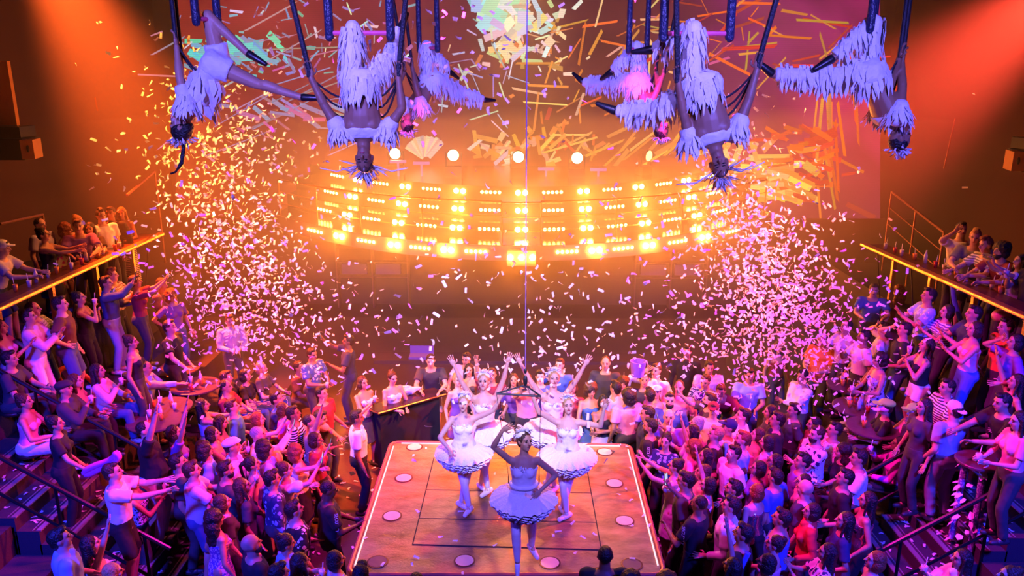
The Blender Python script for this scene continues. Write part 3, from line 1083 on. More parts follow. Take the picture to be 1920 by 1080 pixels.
def body_mesh(pname, sex, belly=0, voxel=.014, bigfeet=False):
    j = solve(pname, sex)
    D = j['D']
    bm = bmesh.new()
    loft(bm, torso_rings(j, -1, 1, 0, belly), 16)
    capsule(bm, j['N0'] - j['U'] * .05, j['N0'].lerp(j['HC'], .55), D['nk'] * 1.12, D['nk'])
    hM = Matrix((j['hR'], j['hf'], j['hu'])).transposed()

    def H(x, y, z):
        return j['HC'] + hM @ V((x, y, z))
    k = 1 if sex == 'm' else .95
    ell(bm, H(0, -.008, .022), (.074 * k, .094 * k, .094 * k), hM)
    ell(bm, H(0, .022, -.042), (.058 * k, .064 * k, .072 * k), hM)
    ell(bm, H(0, .052, -.088), (.026 * k, .026, .022), hM, u=8, v=6)
    capsule(bm, H(0, .082, .018), H(0, .104, -.022), .009, .015, 8)
    for s in (-1, 1):
        ell(bm, H(s * .073 * k, -.012, -.005), (.012, .020, .032), hM, u=8, v=6)
        ell(bm, H(s * .034, .068, .026), (.026, .016, .010), hM, u=8, v=6)
        ell(bm, H(s * .036, .052, -.028), (.024, .024, .022), hM, u=8, v=6)
    for s, c in ((1, 'r'), (-1, 'l')):
        S, E, W = j['S' + c], j['E' + c], j['W' + c]
        capsule(bm, j['P'] + j['U'] * .40 + j['R'] * s * D['sh'] * .6, S, .062 if sex == 'm' else .05, D['ua'] * 1.12)
        capsule(bm, S, E, D['ua'], D['el'])
        capsule(bm, S.lerp(E, .35), S.lerp(E, .65), D['ua'] * .98, D['ua'] * .92)
        capsule(bm, E.lerp(W, .1), E.lerp(W, .45), D['el'] * 1.04, D['el'] * .92)
        capsule(bm, E, W, D['el'] * .96, D['wr'])
        Hh, K, A = j['H' + c], j['K' + c], j['A' + c]
        capsule(bm, Hh, K, D['th'], D['kn'])
        bk = (K - Hh).normalized().lerp((A - K).normalized(), .5)
        back = -(K - (Hh + A) / 2)
        back = back.normalized() if back.length > .02 else -j['F']
        capsule(bm, K, A, D['kn'] * .92, D['an'])
        capsule(bm, K.lerp(A, .18) + back * .012, K.lerp(A, .42) + back * .012, D['ca'], D['ca'] * .85)
        ell(bm, Hh - j['F'] * .045 + j['U'] * .01, (.088, .085, .095), None, u=10, v=7)
        t = j['T' + c]
        dn = (A - K).normalized()
        if abs(t.dot(dn)) > .8:
            capsule(bm, A, A + t * .17, D['an'], .018)
        else:
            capsule(bm, A + dn * .035 - t * .045, A + dn * .045 + t * .13, .034, .026)
            capsule(bm, A, A + dn * .03 + t * .06, D['an'], .032)
    if sex == 'f':
        for s in (-1, 1):
            ell(bm, j['P'] + j['U'] * .305 + j['R'] * s * .062 + j['F'] * .088, (.058, .052, .055), None, u=10, v=7)
    else:
        for s in (-1, 1):
            ell(bm, j['P'] + j['U'] * .345 + j['R'] * s * .075 + j['F'] * .075, (.075, .04, .06), Matrix((j['R'], j['F'], j['U'])).transposed(), u=10, v=7)
    # palms
    ex = bmesh.new()
    for s, c in ((1, 'r'), (-1, 'l')):
        W, d, side, nrm = hand(bm, j, c, s, 0)
        # thumb side points inward / forward
        ts = side * (-s)
        if ts.dot(j['F'] + j['R'] * (-s) * .5) < 0:
            ts = -ts
        pal = W + d * .045
        Mh = Matrix((ts, nrm, d)).transposed()
        ell(bm, pal, (.040, .018, .050), Mh, u=10, v=7)
        fist = j['p']['fist']
        curl = 1.25 if fist else .28
        pn = nrm if nrm.dot(j['F']) * (1 if j['p']['hd' + c] is None else 1) > 0 else -nrm
        for f in range(4):
            base = W + d * .078 + ts * (.027 - f * .018)
            ln = (.072, .080, .074, .058)[f]
            fd = (d + ts * (.18 - f * .12) * (0 if fist else 1)).normalized()
            a1 = curl * .5
            p1 = base + fd * ln * .42
            d2 = (fd * math.cos(a1) + pn * math.sin(a1))
            p2 = p1 + d2 * ln * .32
            d3 = (fd * math.cos(a1 * 2.1) + pn * math.sin(a1 * 2.1))
            p3 = p2 + d3 * ln * .28
            tube(ex, [base - fd * .02, p1, p2, p3], .0095, 5, .0065)
        tb = W + d * .022 + ts * .03
        tube(ex, [tb, tb + (d * .5 + ts * .8).normalized() * .034, tb + (d * .8 + ts * .55 + pn * .4 * fist).normalized() * .062], .012, 5, .008)
    # eyes, brows and lips as small solids with their own material
    for s in (-1, 1):
        ell(ex, H(s * .031, .081 * (1 if sex == 'm' else .97), .006), (.0145, .008, .0068), hM, mi=1, u=8, v=5)
        capsule(ex, H(s * .018, .090 * k, .026), H(s * .046, .076 * k, .027), .0045, .003, 5, mi=1)
    ell(ex, H(0, .084 * k, -.052), (.021, .010, .0085), hM, mi=2, u=8, v=5)
    bmesh.ops.recalc_face_normals(ex, faces=ex.faces)
    em = bpy.data.meshes.new('x')
    ex.to_mesh(em)
    ex.free()
    return j, plan_remesh(bm, 'body_' + pname, voxel, 1, em)


def garment(pname, sex, kind, belly=0, voxel=.016):
    j = solve(pname, sex)
    D = j['D']
    bm = bmesh.new()
    P, U, F, R = j['P'], j['U'], j['F'], j['R']
    top = kind in ('tee', 'shirt', 'tank', 'dress', 'crop', 'strapless', 'longdress', 'polo', 'puff')
    if top:
        t0 = -.14 if kind in ('tee', 'shirt', 'polo') else (-.05 if kind not in ('crop',) else .08)
        t1 = .46 if kind in ('tee', 'shirt', 'polo', 'puff') else (.37 if kind != 'strapless' else .35)
        rg = torso_rings(j, t0, t1, .016, belly)
        if kind in ('tee', 'shirt', 'polo'):
            c, x, y = rg[0]
            rg[0] = (c + U * .02, x * 1.42, y * 1.25)
        loft(bm, rg, 16)
        if sex == 'f':
            for s in (-1, 1):
                ell(bm, P + U * .302 + R * s * .062 + F * .090, (.069, .062, .064), None, u=10, v=7)
        else:
            for s in (-1, 1):
                ell(bm, P + U * .345 + R * s * .075 + F * .075, (.088, .053, .07), Matrix((R, F, U)).transposed(), u=10, v=7)
        for s, c in ((1, 'r'), (-1, 'l')):
            S, E, W = j['S' + c], j['E' + c], j['W' + c]
            if kind in ('tee', 'shirt', 'polo', 'puff'):
                capsule(bm, P + U * .405 + R * s * D['sh'] * .5, S, .07 if sex == 'm' else .058, D['ua'] + .022)
                Q = S.lerp(E, .68)
                if kind == 'puff':
                    ell(bm, S.lerp(E, .45), (.085, .085, .085), None)
                loft(bm, [(S, *[v * (D['ua'] + .018) for v in basis(E - S)[:2]]), (Q, *[v * (D['ua'] + .022) for v in basis(E - S)[:2]])], 12)
                if kind == 'shirt':
                    capsule(bm, Q, E, D['ua'] + .016, D['el'] + .018)
                    Q2 = E.lerp(W, .9)
                    loft(bm, [(E, *[v * (D['el'] + .018) for v in basis(W - E)[:2]]), (Q2, *[v * (D['wr'] + .016) for v in basis(W - E)[:2]])], 12)
            elif kind != 'strapless':
                capsule(bm, P + U * .35 + R * s * .075 + F * .075, P + U * .447 + R * s * .085 - F * .01, .016, .016, 6)
                capsule(bm, P + U * .447 + R * s * .085 - F * .01, P + U * .34 + R * s * .07 - F * .095, .016, .016, 6)
        if kind in ('shirt', 'polo'):
            capsule(bm, P + U * .462 + F * .045, P + U * .468 - F * .05, .055, .06, 10)
        if kind == 'dress' or kind == 'longdress' or kind == 'strapless' and False:
            kind2 = 'skirt'
            _skirt(bm, j, .42 if kind == 'dress' else .72)
    if kind == 'shrug':
        loft(bm, torso_rings(j, .33, .47, .018, 0), 16)
        for s, c in ((1, 'r'), (-1, 'l')):
            S, E = j['S' + c], j['E' + c]
            capsule(bm, P + U * .405 + R * s * D['sh'] * .5, S, .068, D['ua'] + .03)
            capsule(bm, S, S.lerp(E, .35), D['ua'] + .026, D['ua'] + .03)
    if kind in ('pants', 'shorts', 'hotpants', 'tights'):
        inf = .014 if kind != 'tights' else .006
        rg = torso_rings(j, -1, .07, inf + .006, belly * .7)
        loft(bm, rg, 16)
        for s, c in ((1, 'r'), (-1, 'l')):
            Hh, K, A = j['H' + c], j['K' + c], j['A' + c]
            ell(bm, Hh - F * .045 + U * .01, (.1, .097, .105), None, u=10, v=7)
            if kind == 'pants' or kind == 'tights':
                capsule(bm, Hh, K, D['th'] + inf, D['kn'] + inf)
                Q = K.lerp(A, .96)
                capsule(bm, K, K.lerp(A, .4), D['kn'] + inf, D['ca'] + inf)
                loft(bm, [(K.lerp(A, .3), *[v * (D['ca'] + inf) for v in basis(A - K)[:2]]), (Q, *[v * (D['an'] + inf * (1.8 if kind == 'pants' else 1)) for v in basis(A - K)[:2]])], 12)
            else:
                f = .95 if kind == 'shorts' else .42
                Q = Hh.lerp(K, f)
                capsule(bm, Hh, Hh.lerp(K, .2), D['th'] + inf, D['th'] + inf)
                loft(bm, [(Hh, *[v * (D['th'] + inf) for v in basis(K - Hh)[:2]]), (Q, *[v * ((D['th'] * (1 - f) + D['kn'] * f) + inf + .018) for v in basis(K - Hh)[:2]])], 12)
    if kind == 'skirt':
        loft(bm, torso_rings(j, -.10, .07, .018, belly), 16)
        _skirt(bm, j, .42)
    return plan_remesh(bm, kind + '_' + pname, voxel, 1, None, .006 if kind != 'tights' else 0)


def _skirt(bm, j, ln):
    P, U, F, R = j['P'], j['U'], j['F'], j['R']
    sit = j['p']['P'][2] < .7
    if sit:
        K = (j['Kr'] + j['Kl']) / 2
        d = (K - P).normalized()
        loft(bm, [(P - F * .02, R * .19, V((0, 0, .12))), (P.lerp(K, .5), R * .19, V((0, 0, .10))), (P.lerp(K, .85), R * .19, V((0, 0, .085)))], 16)
    else:
        loft(bm, [(P + U * .05, R * .155, F * .12), (P - U * .06, R * .185, F * .145), (P - V((0, 0, ln * .6)), R * .20, F * .165), (P - V((0, 0, ln)), R * .215, F * .18)], 18)


def shoes_mesh(pname, sex, inf=.010):
    j = solve(pname, sex)
    D = j['D']
    out = []
    for s, c in ((1, 'r'), (-1, 'l')):
        bm = bmesh.new()
        K, A, t = j['K' + c], j['A' + c], j['T' + c]
        dn = (A - K).normalized()
        if abs(t.dot(dn)) > .8:
            capsule(bm, A + t * .02, A + t * .18, D['an'] + .005, .022)
        else:
            up = -dn
            ctr = A + dn * .038
            capsule(bm, ctr - t * .05, ctr + t * .06, .038, .040)
            capsule(bm, ctr + t * .05, ctr + t * .145 - up * .004, .038, .030)
            capsule(bm, A, ctr + t * .02, D['an'] + .008, .035)
        out.append(mesh_of(bm, 'shoe_' + pname))
    return out


# hair built in head space (x right, y forward, z up from the head centre)
HAIR = {}


def hair_mesh(kind):
    if kind in HAIR:
        return HAIR[kind]
    bm = bmesh.new()
    r2 = random.Random(hash(kind) % 999 if False else len(kind))
    vox, wr = .010, .004
    if kind != 'cap' and kind != 'flatcap' and kind != 'visor':
        ell(bm, (0, -.022, .034), (.082, .094, .092))
        ell(bm, (0, -.055, -.02), (.066, .050, .065))
    if kind == 'short':
        ell(bm, (0, .045, .098), (.055, .045, .030))
    elif kind == 'buzz':
        bm.free(); bm = bmesh.new()
        ell(bm, (0, -.018, .030), (.078, .091, .090))
        wr = .001
    elif kind == 'quiff':
        ell(bm, (0, .055, .108), (.05, .045, .035)); ell(bm, (0, 0, .125), (.05, .06, .03))
        wr = .008
    elif kind == 'curly':
        ell(bm, (0, -.03, .04), (.118, .115, .115)); ell(bm, (0, -.05, -.04), (.12, .09, .10))
        wr = .022
    elif kind == 'curlylong':
        ell(bm, (0, -.03, .04), (.105, .110, .108)); ell(bm, (0, -.065, -.10), (.135, .085, .15)); ell(bm, (0, -.075, -.24), (.125, .07, .12))
        wr = .022
    elif kind in ('long', 'verylong'):
        n = -.30 if kind == 'long' else -.46
        loft(bm, [(V((0, -.045, .05)), V((.086, 0, 0)), V((0, .075, 0))), (V((0, -.06, -.08)), V((.10, 0, 0)), V((0, .062, 0))), (V((0, -.085, -.20)), V((.12, 0, 0)), V((0, .055, 0))), (V((0, -.10, n)), V((.085, 0, 0)), V((0, .035, 0)))], 14)
        for s in (-1, 1):
            capsule(bm, (s * .078, .0, .02), (s * .092, .01, -.16), .022, .018, 8)
        wr = .009
    elif kind == 'bob':
        ell(bm, (0, -.035, -.03), (.098, .085, .105))
    elif kind == 'bun':
        ell(bm, (0, -.075, .095), (.045, .045, .045))
    elif kind == 'ponytail':
        tube(bm, [(0, -.10, .06), (0, -.15, .03), (0, -.16, -.08), (0, -.145, -.24)], .032, 10, .014)
    elif kind == 'braid':
        tube(bm, [(0, -.08, .09), (.01, -.12, .18), (.03, -.16, .27), (.02, -.15, .38), (-.01, -.11, .43)], .026, 10, .010)
        wr = .01
    elif kind == 'cap':
        ell(bm, (0, -.012, .048), (.086, .104, .082))
        ell(bm, (0, .105, .045), (.066, .075, .010))
        wr = 0
    elif kind == 'flatcap':
        ell(bm, (0, .0, .062), (.096, .118, .055)); ell(bm, (0, .09, .045), (.066, .05, .014))
        wr = 0
    elif kind == 'visor':
        ell(bm, (0, -.01, .085), (.105, .125, .055)); ell(bm, (0, .125, .06), (.085, .085, .012))
        wr = 0
    elif kind == 'beard':
        bm.free(); bm = bmesh.new()
        ell(bm, (0, .034, -.072), (.062, .062, .050)); ell(bm, (0, .045, -.10), (.038, .042, .034))
    HAIR[kind] = plan_remesh(bm, 'hair_' + kind, vox, 1, None, wr)
    return HAIR[kind]


TPL = {}


def get_tpl(key):
    if key in TPL:
        return TPL[key]
    if key[0] == 'body':
        TPL[key] = body_mesh(*key[1:])
    elif key[0] == 'shoes':
        TPL[key] = shoes_mesh(*key[1:])
    else:
        TPL[key] = garment(*key[1:])
    return TPL[key]


def slot_obj(name, me, mats_, parent, M=None):
    o = bpy.data.objects.new(name, me)
    while len(me.materials) < len(mats_):
        me.materials.append(mats_[len(me.materials)])
    link(o, parent)
    for i, m in enumerate(mats_):
        if me.materials[i] != m:
            o.material_slots[i].link = 'OBJECT'
            o.material_slots[i].material = m
    if M is not None:
        o.matrix_local = M
    return o


# ------------------------------------------------------------------ the crowd
CL = dict(dk=(.03, .03, .035), wh=(.78, .78, .80), cr=(.70, .62, .50), lv=(.48, .42, .62), bk=(.012, .012, .014), ch=(.05, .05, .055), nv=(.02, .03, .10), bl=(.06, .14, .45), lb=(.30, .42, .72), dn=(.06, .10, .26), ld=(.30, .38, .60),
          gy=(.22, .22, .24), rd=(.62, .03, .03), og=(.85, .22, .05), pk=(.80, .30, .42), ma=(.75, .05, .45), pu=(.18, .07, .34), gn=(.35, .95, .12), ye=(.8, .7, .1), br=(.12, .05, .03), kh=(.36, .29, .18), te=(.05, .3, .32), sp=(.70, .45, .48), mn=(.22, .02, .04), si=(.5, .5, .6))


def cloth_of(spec):
    p = spec.split(':')
    c = CL[p[1]]
    return p[0], cloth(c, p[2] if len(p) > 2 else 'plain', CL[p[3]] if len(p) > 3 else (.8, .8, .8))


NICE = {'tee': 't_shirt', 'shirt': 'shirt', 'polo': 'polo_shirt', 'tank': 'tank_top', 'dress': 'dress', 'longdress': 'long_dress', 'strapless': 'strapless_top', 'crop': 'crop_top', 'puff': 'blouse', 'pants': 'trousers', 'shorts': 'shorts', 'hotpants': 'short_shorts', 'skirt': 'skirt', 'tights': 'tights'}

# head top pixel u, v; tier (-1 terrace by position, 3 balcony, 0 floor); pose; facing (90 = towards +x); sex; skin; hair; top; bottom; label[; extra hair colour or height]
PEOPLE = [
    # left balcony
    (4, 450, 3, 'lean', 80, 'm', 0, 'cap/wh', 'tee:lv', 'shorts:nv', 'person in white cap leaning on the near end of the left balcony counter'),
    (79, 407, 3, 'stand', 100, 'm', 0, 'buzz/br', 'tee:lv', 'pants:ch', 'bald person in pale lavender shirt standing behind the left balcony guests'),
    (77, 427, 3, 'reach', 85, 'f', 1, 'bun/dk', 'tank:bk', 'skirt:bk', 'person in black sleeveless dress reaching over the left balcony counter'),
    (124, 418, 3, 'lean', 70, 'f', 1, 'curly/au', 'dress:cr:floral:ma', 'skirt:cr', 'person in flowered strap dress with curly auburn hair on the left balcony'),
    (147, 404, 3, 'hold', 110, 'f', 0, 'bun/bl', 'dress:bl', 'skirt:bl', 'person in blue tank dress with blond hair up on the left balcony'),
    (195, 391, 3, 'stand', 130, 'm', 0, 'quiff/dk', 'tee:wh', 'pants:ch', 'person in white shirt behind the black shirted balcony guest'),
    (191, 419, 3, 'lean', 165, 'f', 1, 'long/dk', 'tee:bk', 'pants:bk', 'person in black t-shirt leaning at the brass counter facing out'),
    (237, 391, 3, 'hold', 165, 'f', 1, 'long/bl', 'longdress:cr:stripe:bk', 'skirt:cr', 'person in zebra striped strapless dress with long blond hair'),
    (266, 388, 3, 'stand', 175, 'm', 2, 'short/dk', 'shirt:bk', 'pants:bk', 'dark dressed person at the far end of the left balcony'),
    (292, 410, 3, 'lean', 150, 'm', 1, 'short/br', 'tee:pu', 'pants:ch', 'person in purple shirt bending at the far left counter end'),
    # left terraces
    (195, 518, -1, 'phone', 80, 'm', 0, 'short/br', 'shirt:dn', 'pants:ld', 'person in blue denim shirt and light jeans under the left counter'),
    (206, 504, -1, 'clap', 85, 'm', 0, 'quiff/au', 'tee:wh:plaid:mn', 'pants:ch', 'person in plaid shirt behind the light jeans guest'),
    (143, 546, -1, 'sip', 80, 'f', 1, 'bun/dk', 'tank:bk', 'pants:bk', 'person in black top drinking through a straw under the left counter'),
    (105, 557, -1, 'hip', 75, 'm', 0, 'short/dk', 'tee:br', 'shorts:dn', 'person in dark brown shirt and denim shorts on the left terrace'),
    (43, 580, -1, 'clap', 78, 'm', 1, 'short/dk', 'shirt:sp', 'pants:wh', 'person in pale pink shirt and white trousers clapping at the left'),
    (53, 568, -1, 'clap', 80, 'm', 0, 'buzz/dk', 'tee:gy:plaid:wh', 'pants:dn', 'bearded person in plaid shirt behind the white trousers guest'),
    (2, 600, -1, 'clap', 80, 'f', 1, 'long/br', 'tank:sp', 'pants:dn', 'person half out of view beside the white trousers guest'),
    (250, 516, -1, 'film', 70, 'f', 1, 'short/br', 'tee:mn', 'pants:ch', 'person filming beside the plaid shirt under the left counter'),
    (303, 521, -1, 'hold', 100, 'm', 0, 'short/br', 'tee:pu', 'pants:ch', 'person in purple shirt near the edge of the left confetti cloud'),
    (320, 543, -1, 'hip', 130, 'f', 0, 'curly/au', 'tee:pu', 'pants:dn', 'person with curly ginger hair and dark purple t-shirt'),
    (315, 600, -1, 'rail', 95, 'm', 0, 'short/br', 'tee:bk', 'pants:ch', 'person in black t-shirt leaning one hand on a round table'),
    (243, 628, -1, 'stand', 80, 'f', 1, 'bun/br', 'tank:bk', 'pants:ch', 'person in black strap top with tied hair on the left terrace'),
    (174, 684, -1, 'sitdrink', 85, 'f', 1, 'long/dk', 'shirt:sp', 'pants:dn', 'seated person in pink blouse beside the red tube balloon'),
    (143, 698, -1, 'sit', 80, 'f', 0, 'long/br', 'tank:pk', 'pants:ch', 'seated person holding a long red tube balloon overhead'),
    (115, 714, -1, 'sitdrink', 80, 'm', 1, 'flatcap/dk', 'shirt:ch', 'pants:bk', 'seated person in dark flat cap below the red tube balloon'),
    (270, 678, -1, 'sitpoint', 85, 'm', 1, 'buzz/dk', 'shirt:lb', 'pants:ch', 'seated person in light blue shirt reaching across the table'),
    (239, 697, -1, 'sit', 80, 'f', 1, 'bob/dk', 'tank:lb', 'pants:ch', 'seated person in light blue top beside the round tables'),
    (42, 738, -1, 'sit', 80, 'f', 1, 'bun/br', 'tank:pk', 'shorts:wh', 'seated person in pink top on the left stair side'),
    (99, 779, -1, 'rail', 75, 'f', 1, 'bun/dk', 'tee:bk', 'pants:bk', 'person in black standing on the left stair holding the handrail'),
    (104, 992, -1, 'lookup', 60, 'm', 0, 'short/dk', 'polo:lb', 'pants:ch', 'person in blue collared shirt at the foot of the left stair'),
    (164, 1004, 0, 'up', 60, 'f', 0, 'long/dk', 'tank:wh', 'pants:ch', 'person in white strap top raising an arm below the left stair'),
    (208, 1056, 0, 'stand', 50, 'f', 0, 'bob/bl', 'tank:bk', 'pants:ch', 'fair haired person at the bottom edge below the left stair'),
    (205, 868, -1, 'reach', 75, 'm', 0, 'short/br', 'tee:wh', 'shorts:bk', 'person in white t-shirt wearing a pink balloon hat'),
    (242, 890, 0, 'clap', 75, 'f', 1, 'bun/br', 'strapless:lv:lace:bk', 'pants:ch', 'person in patterned strapless top clapping beside the balloon hat'),
    (280, 784, -1, 'up', 75, 'm', 0, 'buzz/dk', 'tee:bk', 'pants:wh', 'big bald person in black t-shirt raising an arm, left floor'),
    (316, 806, -1, 'upboth', 70, 'f', 1, 'bob/dk', 'tee:pu', 'pants:ch', 'person in purple t-shirt lifting both arms near the tables'),
    # left: tables and stage side
    (430, 590, -1, 'hold', 150, 'm', 0, 'short/br', 'shirt:lv', 'pants:ch', 'person in lilac button shirt standing inside the left confetti'),
    (430, 690, -1, 'sit', 90, 'm', 1, 'short/br', 'tee:bk', 'pants:dn', 'seated person in black t-shirt among the row behind the tables'),
    (421, 712, -1, 'sit', 90, 'm', 1, 'buzz/dk', 'tee:mn', 'pants:ch', 'seated person in dark red shirt beside the black shirted one'),
    (455, 694, -1, 'sit', 95, 'f', 1, 'bob/dk', 'tee:bk', 'pants:dn', 'seated person with dark bob in the row behind the tables'),
    (484, 682, -1, 'sit', 100, 'f', 0, 'bob/bl', 'tee:ch', 'pants:dn', 'seated person with blond hair and jeans at the row end'),
    (558, 677, -1, 'sit', 100, 'm', 1, 'short/dk', 'tee:br', 'pants:ch', 'seated person in brown t-shirt bending near the counter'),
    (585, 653, -1, 'hold', 120, 'm', 1, 'short/dk', 'tee:bl:floral:wh', 'pants:ch', 'person in blue printed shirt behind the brown t-shirt'),
    (654, 628, -1, 'phone', -100, 'm', 2, 'short/dk', 'tee:nv', 'pants:nv', 'tall person in navy polo holding a phone at the left'),
    (679, 705, 0, 'drink', 130, 'f', 1, 'bob/br', 'tank:wh:floral:pk', 'skirt:ch', 'person in white flowered top sitting by the dark counter'),
    (376, 747, 0, 'reach', 75, 'f', 1, 'verylong/dk', 'crop:lv', 'pants:ch', 'person with very long dark hair and lavender crop top'),
    (428, 752, 0, 'lookup', 75, 'm', 0, 'short/br', 'tee:te', 'pants:ch', 'person in teal t-shirt looking up, left of the stage'),
    (415, 777, 0, 'hold', 75, 'f', 1, 'long/dk', 'strapless:bl', 'pants:ch', 'person in blue halter top below the teal t-shirt'),
    (481, 773, 0, 'phone', 80, 'f', 0, 'bob/au', 'tank:pu', 'pants:ch', 'person with auburn bob holding up a phone, left floor'),
    (529, 759, 0, 'stand', 85, 'f', 0, 'bob/br', 'tee:ma', 'pants:ch', 'small person half hidden behind the striped t-shirt'),
    (548, 761, 0, 'lookup', 85, 'm', 2, 'short/dk', 'tee:bk:stripe:wh', 'pants:ch', 'person in black and white striped t-shirt'),
    (575, 776, 0, 'up', 80, 'm', 1, 'buzz/dk', 'tee:gy', 'pants:ch', 'person in grey t-shirt next to the striped t-shirt'),
    (600, 772, 0, 'bend', 90, 'm', 1, 'short/dk', 'tee:pk', 'pants:ch', 'person in pink jersey bending towards the stage'),
    (667, 769, 0, 'stand', 80, 'm', 2, 'short/dk', 'polo:wh', 'pants:bk', 'person in white polo and black trousers beside the stage'),
    (480, 800, 0, 'phone', 75, 'm', 0, 'buzz/gr', 'shirt:wh', 'pants:ch', 'grey haired person in open white shirt, left floor'),
    (429, 822, 0, 'lookup', 70, 'm', 1, 'flatcap/wh', 'shirt:wh', 'pants:ch', 'person in white flat cap and white shirt'),
    (491, 829, 0, 'lookup', 75, 'm', 0, 'curly/dk', 'shirt:lb', 'pants:ch', 'person with bushy dark hair and pale blue shirt'),
    (587, 812, 0, 'stand', 90, 'f', 2, 'bob/dk', 'tee:mn', 'pants:bk', 'person with bent dark head beside the curly redhead'),
    (556, 833, 0, 'phone', 80, 'f', 0, 'curly/au', 'tank:wh', 'skirt:bk', 'person with curly red hair and white top lifting a phone'),
    (370, 836, 0, 'lookup', 70, 'f', 1, 'curly/dk', 'puff:lb', 'pants:dn', 'person with curly dark hair and pale blue off shoulder top'),
    (337, 846, 0, 'lookup', 70, 'm', 1, 'short/dk', 'tee:ch', 'pants:ch', 'dark haired person behind the one clapping in grey blue'),
    (350, 861, 0, 'clap', 65, 'm', 0, 'short/br', 'tee:si', 'shorts:dn', 'heavy person in grey blue t-shirt clapping'),
    (419, 865, 0, 'drink', 65, 'm', 1, 'short/dk/beard', 'tee:ch', 'pants:ch', 'bearded person in dark t-shirt holding a cup with a straw'),
    (470, 854, 0, 'lookup', 70, 'f', 1, 'ponytail/dk', 'longdress:pu', 'skirt:bk', 'person with dark ponytail and long purple strap dress'),
    (503, 880, 0, 'stand', 60, 'm', 1, 'short/dk', 'shirt:nv:floral:lb', 'pants:ch', 'person in dark patterned jacket in the left crowd'),
    (527, 869, 0, 'phone', 70, 'f', 0, 'bun/br', 'puff:wh', 'pants:ch', 'person in white blouse with puffed sleeves filming'),
    (417, 927, 0, 'lookup', 55, 'f', 0, 'bob/br', 'tee:ch', 'pants:ch', 'brown haired person behind the long curly hair'),
    (404, 951, 0, 'stand', 50, 'f', 1, 'curlylong/dk', 'dress:pu:lace:sp', 'skirt:pu', 'person with huge dark curly hair and lace dress'),
    (546, 940, 0, 'lookup', 60, 'm', 0, 'short/dk', 'tee:bk:floral:wh', 'pants:ch', 'person in black shirt with white flowers'),
    (467, 1003, 0, 'lookup', 55, 'm', 1, 'none/dk/beard', 'tee:bk', 'pants:bk', 'bald bearded person in black at the lower left'),
    (534, 1001, 0, 'hold', 60, 'f', 1, 'bun/dk', 'shirt:lb', 'pants:ch', 'person with dark bun and light blue shirt'),
    (617, 901, 0, 'hold', 70, 'm', 3, 'buzz/dk', 'tee:bk', 'pants:bk', 'bald security guard in black left of the stage'),
    (580, 1034, 0, 'stand', 50, 'f', 0, 'long/dk', 'tee:bl', 'pants:ch', 'black haired person at the bottom edge, left of the stage'),
    (608, 1036, 0, 'stand', 60, 'f', 0, 'bob/dk', 'tee:lb', 'pants:ch', 'dark haired person in light blue t-shirt by the stage corner'),
    (521, 1056, 0, 'stand', 50, 'm', 0, 'short/dk', 'tee:lb', 'pants:ch', 'dark crown of hair below the light blue shirt'),
    # dark heads cut by the lower frame edge
    (676, 1058, 0, 'stand', 10, 'm', 2, 'short/dk', 'tee:bl', 'pants:ch', 'dark head in front of the left stage corner'),
    (1241, 1070, 0, 'stand', -5, 'm', 2, 'curly/dk', 'tee:bk', 'pants:ch', 'curly dark head in front of the right stage corner'),
    (1180, 1066, 0, 'stand', 0, 'f', 2, 'curly/dk', 'tee:bk', 'pants:ch', 'bushy dark head beside the tall dark head'),
    (1149, 1031, 0, 'stand', 0, 'm', 2, 'buzz/dk', 'tee:bk', 'pants:ch', 'tall dark head in front of the stage, clear of the others'),
    (780, 1074, 0, 'stand', 10, 'f', 2, 'bob/dk', 'tee:bk', 'pants:ch', 'low dark head before the stage front'),
    # behind the stage
    (807, 665, 0, 'lean', 175, 'm', 0, 'short/dk', 'tee:ch', 'shorts:lv', 'person in dark t-shirt leaning on the counter behind the stage'),
    (736, 697, 0, 'hold', 140, 'f', 0, 'bun/br', 'tank:wh', 'skirt:wh', 'person in white strap top with a plastic bag'),
    (856, 701, 0, 'lookup', 150, 'f', 0, 'bun/bl', 'dress:pu', 'skirt:pu', 'person in purple dress behind the first ballerina'),
    (874, 662, 0, 'lean', 200, 'm', 1, 'short/dk', 'tee:lv', 'pants:dn', 'person in lavender t-shirt bending behind the ballerinas'),
    (879, 681, 0, 'stand', 180, 'f', 1, 'long/dk', 'tank:ch', 'pants:ch', 'dark haired person behind the raised ballerina arm'),
    (954, 700, 0, 'lookup', 180, 'f', 1, 'long/br', 'tee:pu', 'pants:ch', 'person in purple t-shirt between the two rear ballerinas'),
    (931, 690, 0, 'up', 180, 'm', 1, 'short/br', 'tee:mn', 'pants:ch', 'person with arm up next to the centre cable'),
    (988, 700, 0, 'film', 180, 'm', 1, 'short/br', 'tee:pk', 'pants:ch', 'person filming right behind the hanging triangle'),
    (1013, 694, 0, 'stand', 180, 'm', 0, 'short/dk', 'tee:bl', 'pants:ch', 'person beside the right rear ballerina face'),
    (1050, 672, 0, 'hip', 200, 'm', 0, 'short/br', 'tee:bl', 'pants:ch', 'person in blue behind the right rear ballerina'),
    (1084, 716, 0, 'lookup', 190, 'f', 1, 'bob/br', 'tee:mn', 'pants:ch', 'person below the raised hand of the rear ballerina'),
    (1136, 668, 0, 'stand', 190, 'm', 0, 'buzz/br', 'tee:ch', 'pants:ch', 'tall bald person in dark t-shirt behind the crowd'),
    (1109, 719, 0, 'hold', 170, 'f', 1, 'curly/br', 'dress:bl', 'skirt:bl', 'person in blue dress by the back stage corner'),
    (1131, 740, 0, 'fold', 175, 'f', 2, 'bob/dk', 'tank:bk', 'skirt:lv', 'person in black top with folded arms at the stage corner'),
    (1145, 715, 0, 'stand', -40, 'm', 1, 'short/dk', 'shirt:lb', 'pants:bl', 'person in light blue shirt near the back stage corner'),
